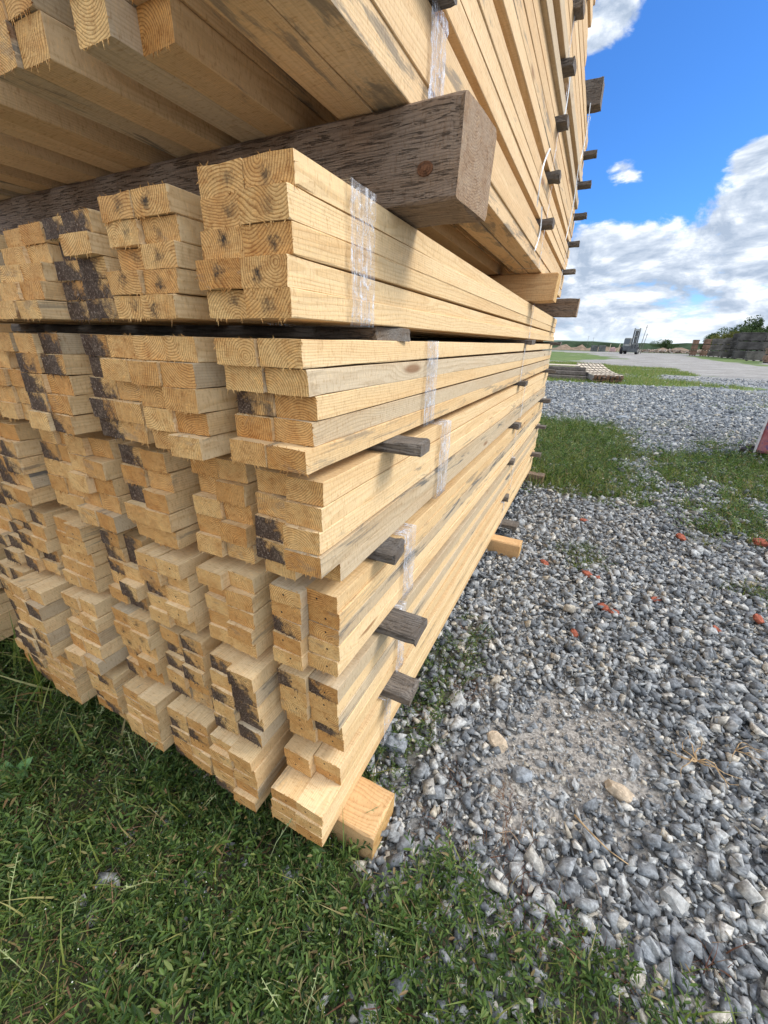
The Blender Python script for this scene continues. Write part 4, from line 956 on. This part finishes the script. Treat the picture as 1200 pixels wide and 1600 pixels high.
def crown_cards(cx_, cy_, cz_, rx, ry, rz_, n, size, r, lumps=7):
    cs = [(r.normal(0, .45), r.normal(0, .45), r.uniform(-.5, .6), r.uniform(.35, .65)) for _ in range(lumps)]
    P = []
    for _ in range(n):
        c = cs[r.integers(0, lumps)]; v = r.normal(0, 1, 3); v /= np.linalg.norm(v); rad = c[3] * r.uniform(.55, 1.02)
        P.append(((c[0] + v[0] * rad) * rx + cx_, (c[1] + v[1] * rad) * ry + cy_, (c[2] + v[2] * rad) * rz_ + cz_))
    P = np.array(P); q = (np.array([(-1, -.5, 0), (.1, -.7, .15), (1, .1, 0), (0, .6, .2)], float), np.array([(0, 1, 2, 3)]))
    return scatter([q], P, rotmats(n, r, 1.2), r.uniform(.6, 1.3, n) * size, 2)
M_crown = [island_mat('crown_dark', [(0, (0.030, 0.052, 0.020)), (.6, (0.052, 0.085, 0.028)), (1, (0.085, 0.115, 0.040))], .7, .2, .15),
           island_mat('crown_mid', [(0, (0.030, 0.055, 0.018)), (.6, (0.055, 0.09, 0.028)), (1, (0.10, 0.13, 0.045))], .7, .2, .15),
           island_mat('crown_olive', [(0, (0.085, 0.09, 0.025)), (.6, (0.14, 0.14, 0.035)), (1, (0.22, 0.20, 0.06))], .7, .2, .15)]
M_bark = plain('tree_bark', (0.09, 0.07, 0.05), .95, .1, .3, 4.0)
def tree(x, y, h, wd, mi, label, seed, group='trees behind the board piles', n=3200, base=.0, trunk=.22):
    r = np.random.default_rng(seed); rt = empty('tree', (x, y, base)); tag(rt, label, 'tree', group)
    mb = MB(); mb.tube((0, 0, -.1), (.05, 0, h * .55), .16 * h / 6, .07 * h / 6, 8)
    for k in range(5):
        a = r.uniform(0, 6.3); mb.tube((.02, 0, h * (.25 + .06 * k)), (math.cos(a) * wd * .35, math.sin(a) * wd * .35, h * (.5 + .07 * k)), .06 * h / 6, .02, 6)
    mb.build('trunk', M_bark, rt)
    V, F = crown_cards(0, 0, h * .56, wd * .5, wd * .5, h * .44, n, .010 * h + .085, r, 11)
    link('crown', fast_mesh('crown', V, F, [M_crown[mi]]), rt)
for i, (x, y, h, wd, mi, lab) in enumerate((
        (23.3, 122, 4.9, 4.6, 1, 'small rounded green bush tree at the left end of the trees behind the piles'), (24.9, 117, 5.0, 4.2, 2, 'yellowish olive bush tree behind the piles'),
        (26.3, 124, 6.7, 5.0, 1, 'mid green tree rising left of the tallest tree'), (28.6, 121, 8.3, 4.2, 0, 'tallest dark pointed tree behind the piles'),
        (30.6, 123, 6.9, 4.6, 0, 'dark broad tree right of the tallest tree'), (33.2, 121, 7.6, 4.8, 0, 'dark tree behind the piles at the right edge'),
        (27.4, 116, 5.8, 4.6, 0, 'low dark bush tree in front of the tallest tree'), (31.5, 116, 6.0, 5.0, 0, 'low dark bush tree behind the wide dark pile'))):
    tree(x, y, h, wd, mi, lab, 300 + i)
for i, (x, y, h, wd, lab) in enumerate(((22.2, 200, 3.9, 7.5, 'left half of the dark bushy clump on the horizon'), (26.2, 202, 3.1, 7.0, 'right half of the dark bushy clump on the horizon'), (23.8, 198, 4.3, 4.5, 'highest bush in the middle of the dark clump on the horizon'))):
    tree(x, y, h, wd, 0, lab, 500 + i, 'bushes of the dark clump on the horizon', 1800)
rr = np.random.default_rng(8)
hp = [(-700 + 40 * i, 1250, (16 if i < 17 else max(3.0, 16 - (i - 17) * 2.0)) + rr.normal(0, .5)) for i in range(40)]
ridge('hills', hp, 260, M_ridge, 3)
hp = [(-260 + 8 * i, 330, 3.4 + 1.2 * rr.random()) for i in range(70)]
o = ridge('far_tree_line', hp, 14, M_wood_far, 4, kind='stuff'); tag(o, 'long low dark line of trees below the horizon', 'tree line')
hp = [(-22 + 1.6 * i, 150, max(.25, 1.0 + .5 * rr.normal())) for i in range(34)]
o = ridge('earth_bank', hp, 4, M_earth, 6)
M_rub = island_mat('rubble', [(0, (.16, .11, .085)), (.6, (.33, .25, .20)), (1, (.5, .46, .42))], .9, .1)
x = RNG.uniform(9, 27, 260); y = RNG.uniform(140, 147, 260)
V, F = scatter(ST, np.stack([x, y, RNG.uniform(.0, .75, 260)], -1), rotmats(260, RNG, .6), RNG.uniform(.15, .5, 260), 5)
tag(link('rubble', fast_mesh('rubble', V, F, [M_rub])), 'low heap of pale rubble along the far bank', 'rubble', None, 'stuff')
M_crate = plain('grey_crates', (0.15, 0.155, 0.15), .9, .1, .3, 1.5); M_pink = plain('pinkish_tarpaulin', (0.42, 0.27, 0.26), .8, .2, .2, 2.0); M_white = plain('white_wall', (0.7, 0.71, 0.72), .8, .2, .05, 2.0)
for i, (x, y, lab) in enumerate(((-.5, 131, 'left grey slatted crate at the far edge of the yard'), (1.4, 130, 'right grey slatted crate at the far edge of the yard'))):
    mb = MB()
    for k in range(6): mb.box((0, 0, .12 + .27 * k), (1.75, 1.2, .20))
    for sx in (-.8, .8): mb.box((sx, -.62, .8), (.12, .05, 1.6))
    tag(mb.box((0, 0, .8), (1.5, 1.0, 1.5)).build('slatted_crate', M_crate, None, (x, y, 0)), lab, 'crate')
tag(MB().box((0, 0, .5), (1.9, 1.6, 1.0), taper=.75).box((.2, 0, 1.05), (1.1, 1.0, .3), taper=.6).build('covered_heap', M_pink, None, (4.0, 135, 0), bevel=.1), 'pinkish covered heap beside the grey crates', 'heap')
for i, (x, h, ln, lab) in enumerate(((3.2, 2.0, .2, 'short pale post left of the pinkish heap'), (5.3, 2.1, .35, 'leaning pale post right of the pinkish heap'))):
    tag(MB().tube((0, 0, 0), (ln, 0, h), .09, .07).build('post', M_slat_top, None, (x, 134, 0)), lab, 'post')
for i, (x, wd, h, lab) in enumerate(((-28, 9, 2.9, 'tiny white farm building on the horizon, left one'), (-18.5, 6, 2.5, 'tiny white farm building on the horizon, right one'))):
    fb = empty('farm_building', (x, 400, 0)); tag(fb, lab, 'building')
    MB().box((0, 0, h / 2), (wd, 5, h)).build('wall', M_white, fb)
    mb = MB(); mb.V = [(-wd / 2 - .3, -2.8, h), (wd / 2 + .3, -2.8, h), (wd / 2 + .3, 2.8, h), (-wd / 2 - .3, 2.8, h), (-wd / 2 - .3, 0, h + 1.1), (wd / 2 + .3, 0, h + 1.1)]
    mb.F = [(0, 1, 5, 4), (2, 3, 4, 5), (1, 2, 5), (3, 0, 4), (3, 2, 1, 0)]; mb.build('roof', M_stk[0], fb)
    for k in range(2): MB().box((wd * (k - .5) * .5, -2.53, h * .5), (.9, .06, 1.0)).build('window', M_glass, fb)
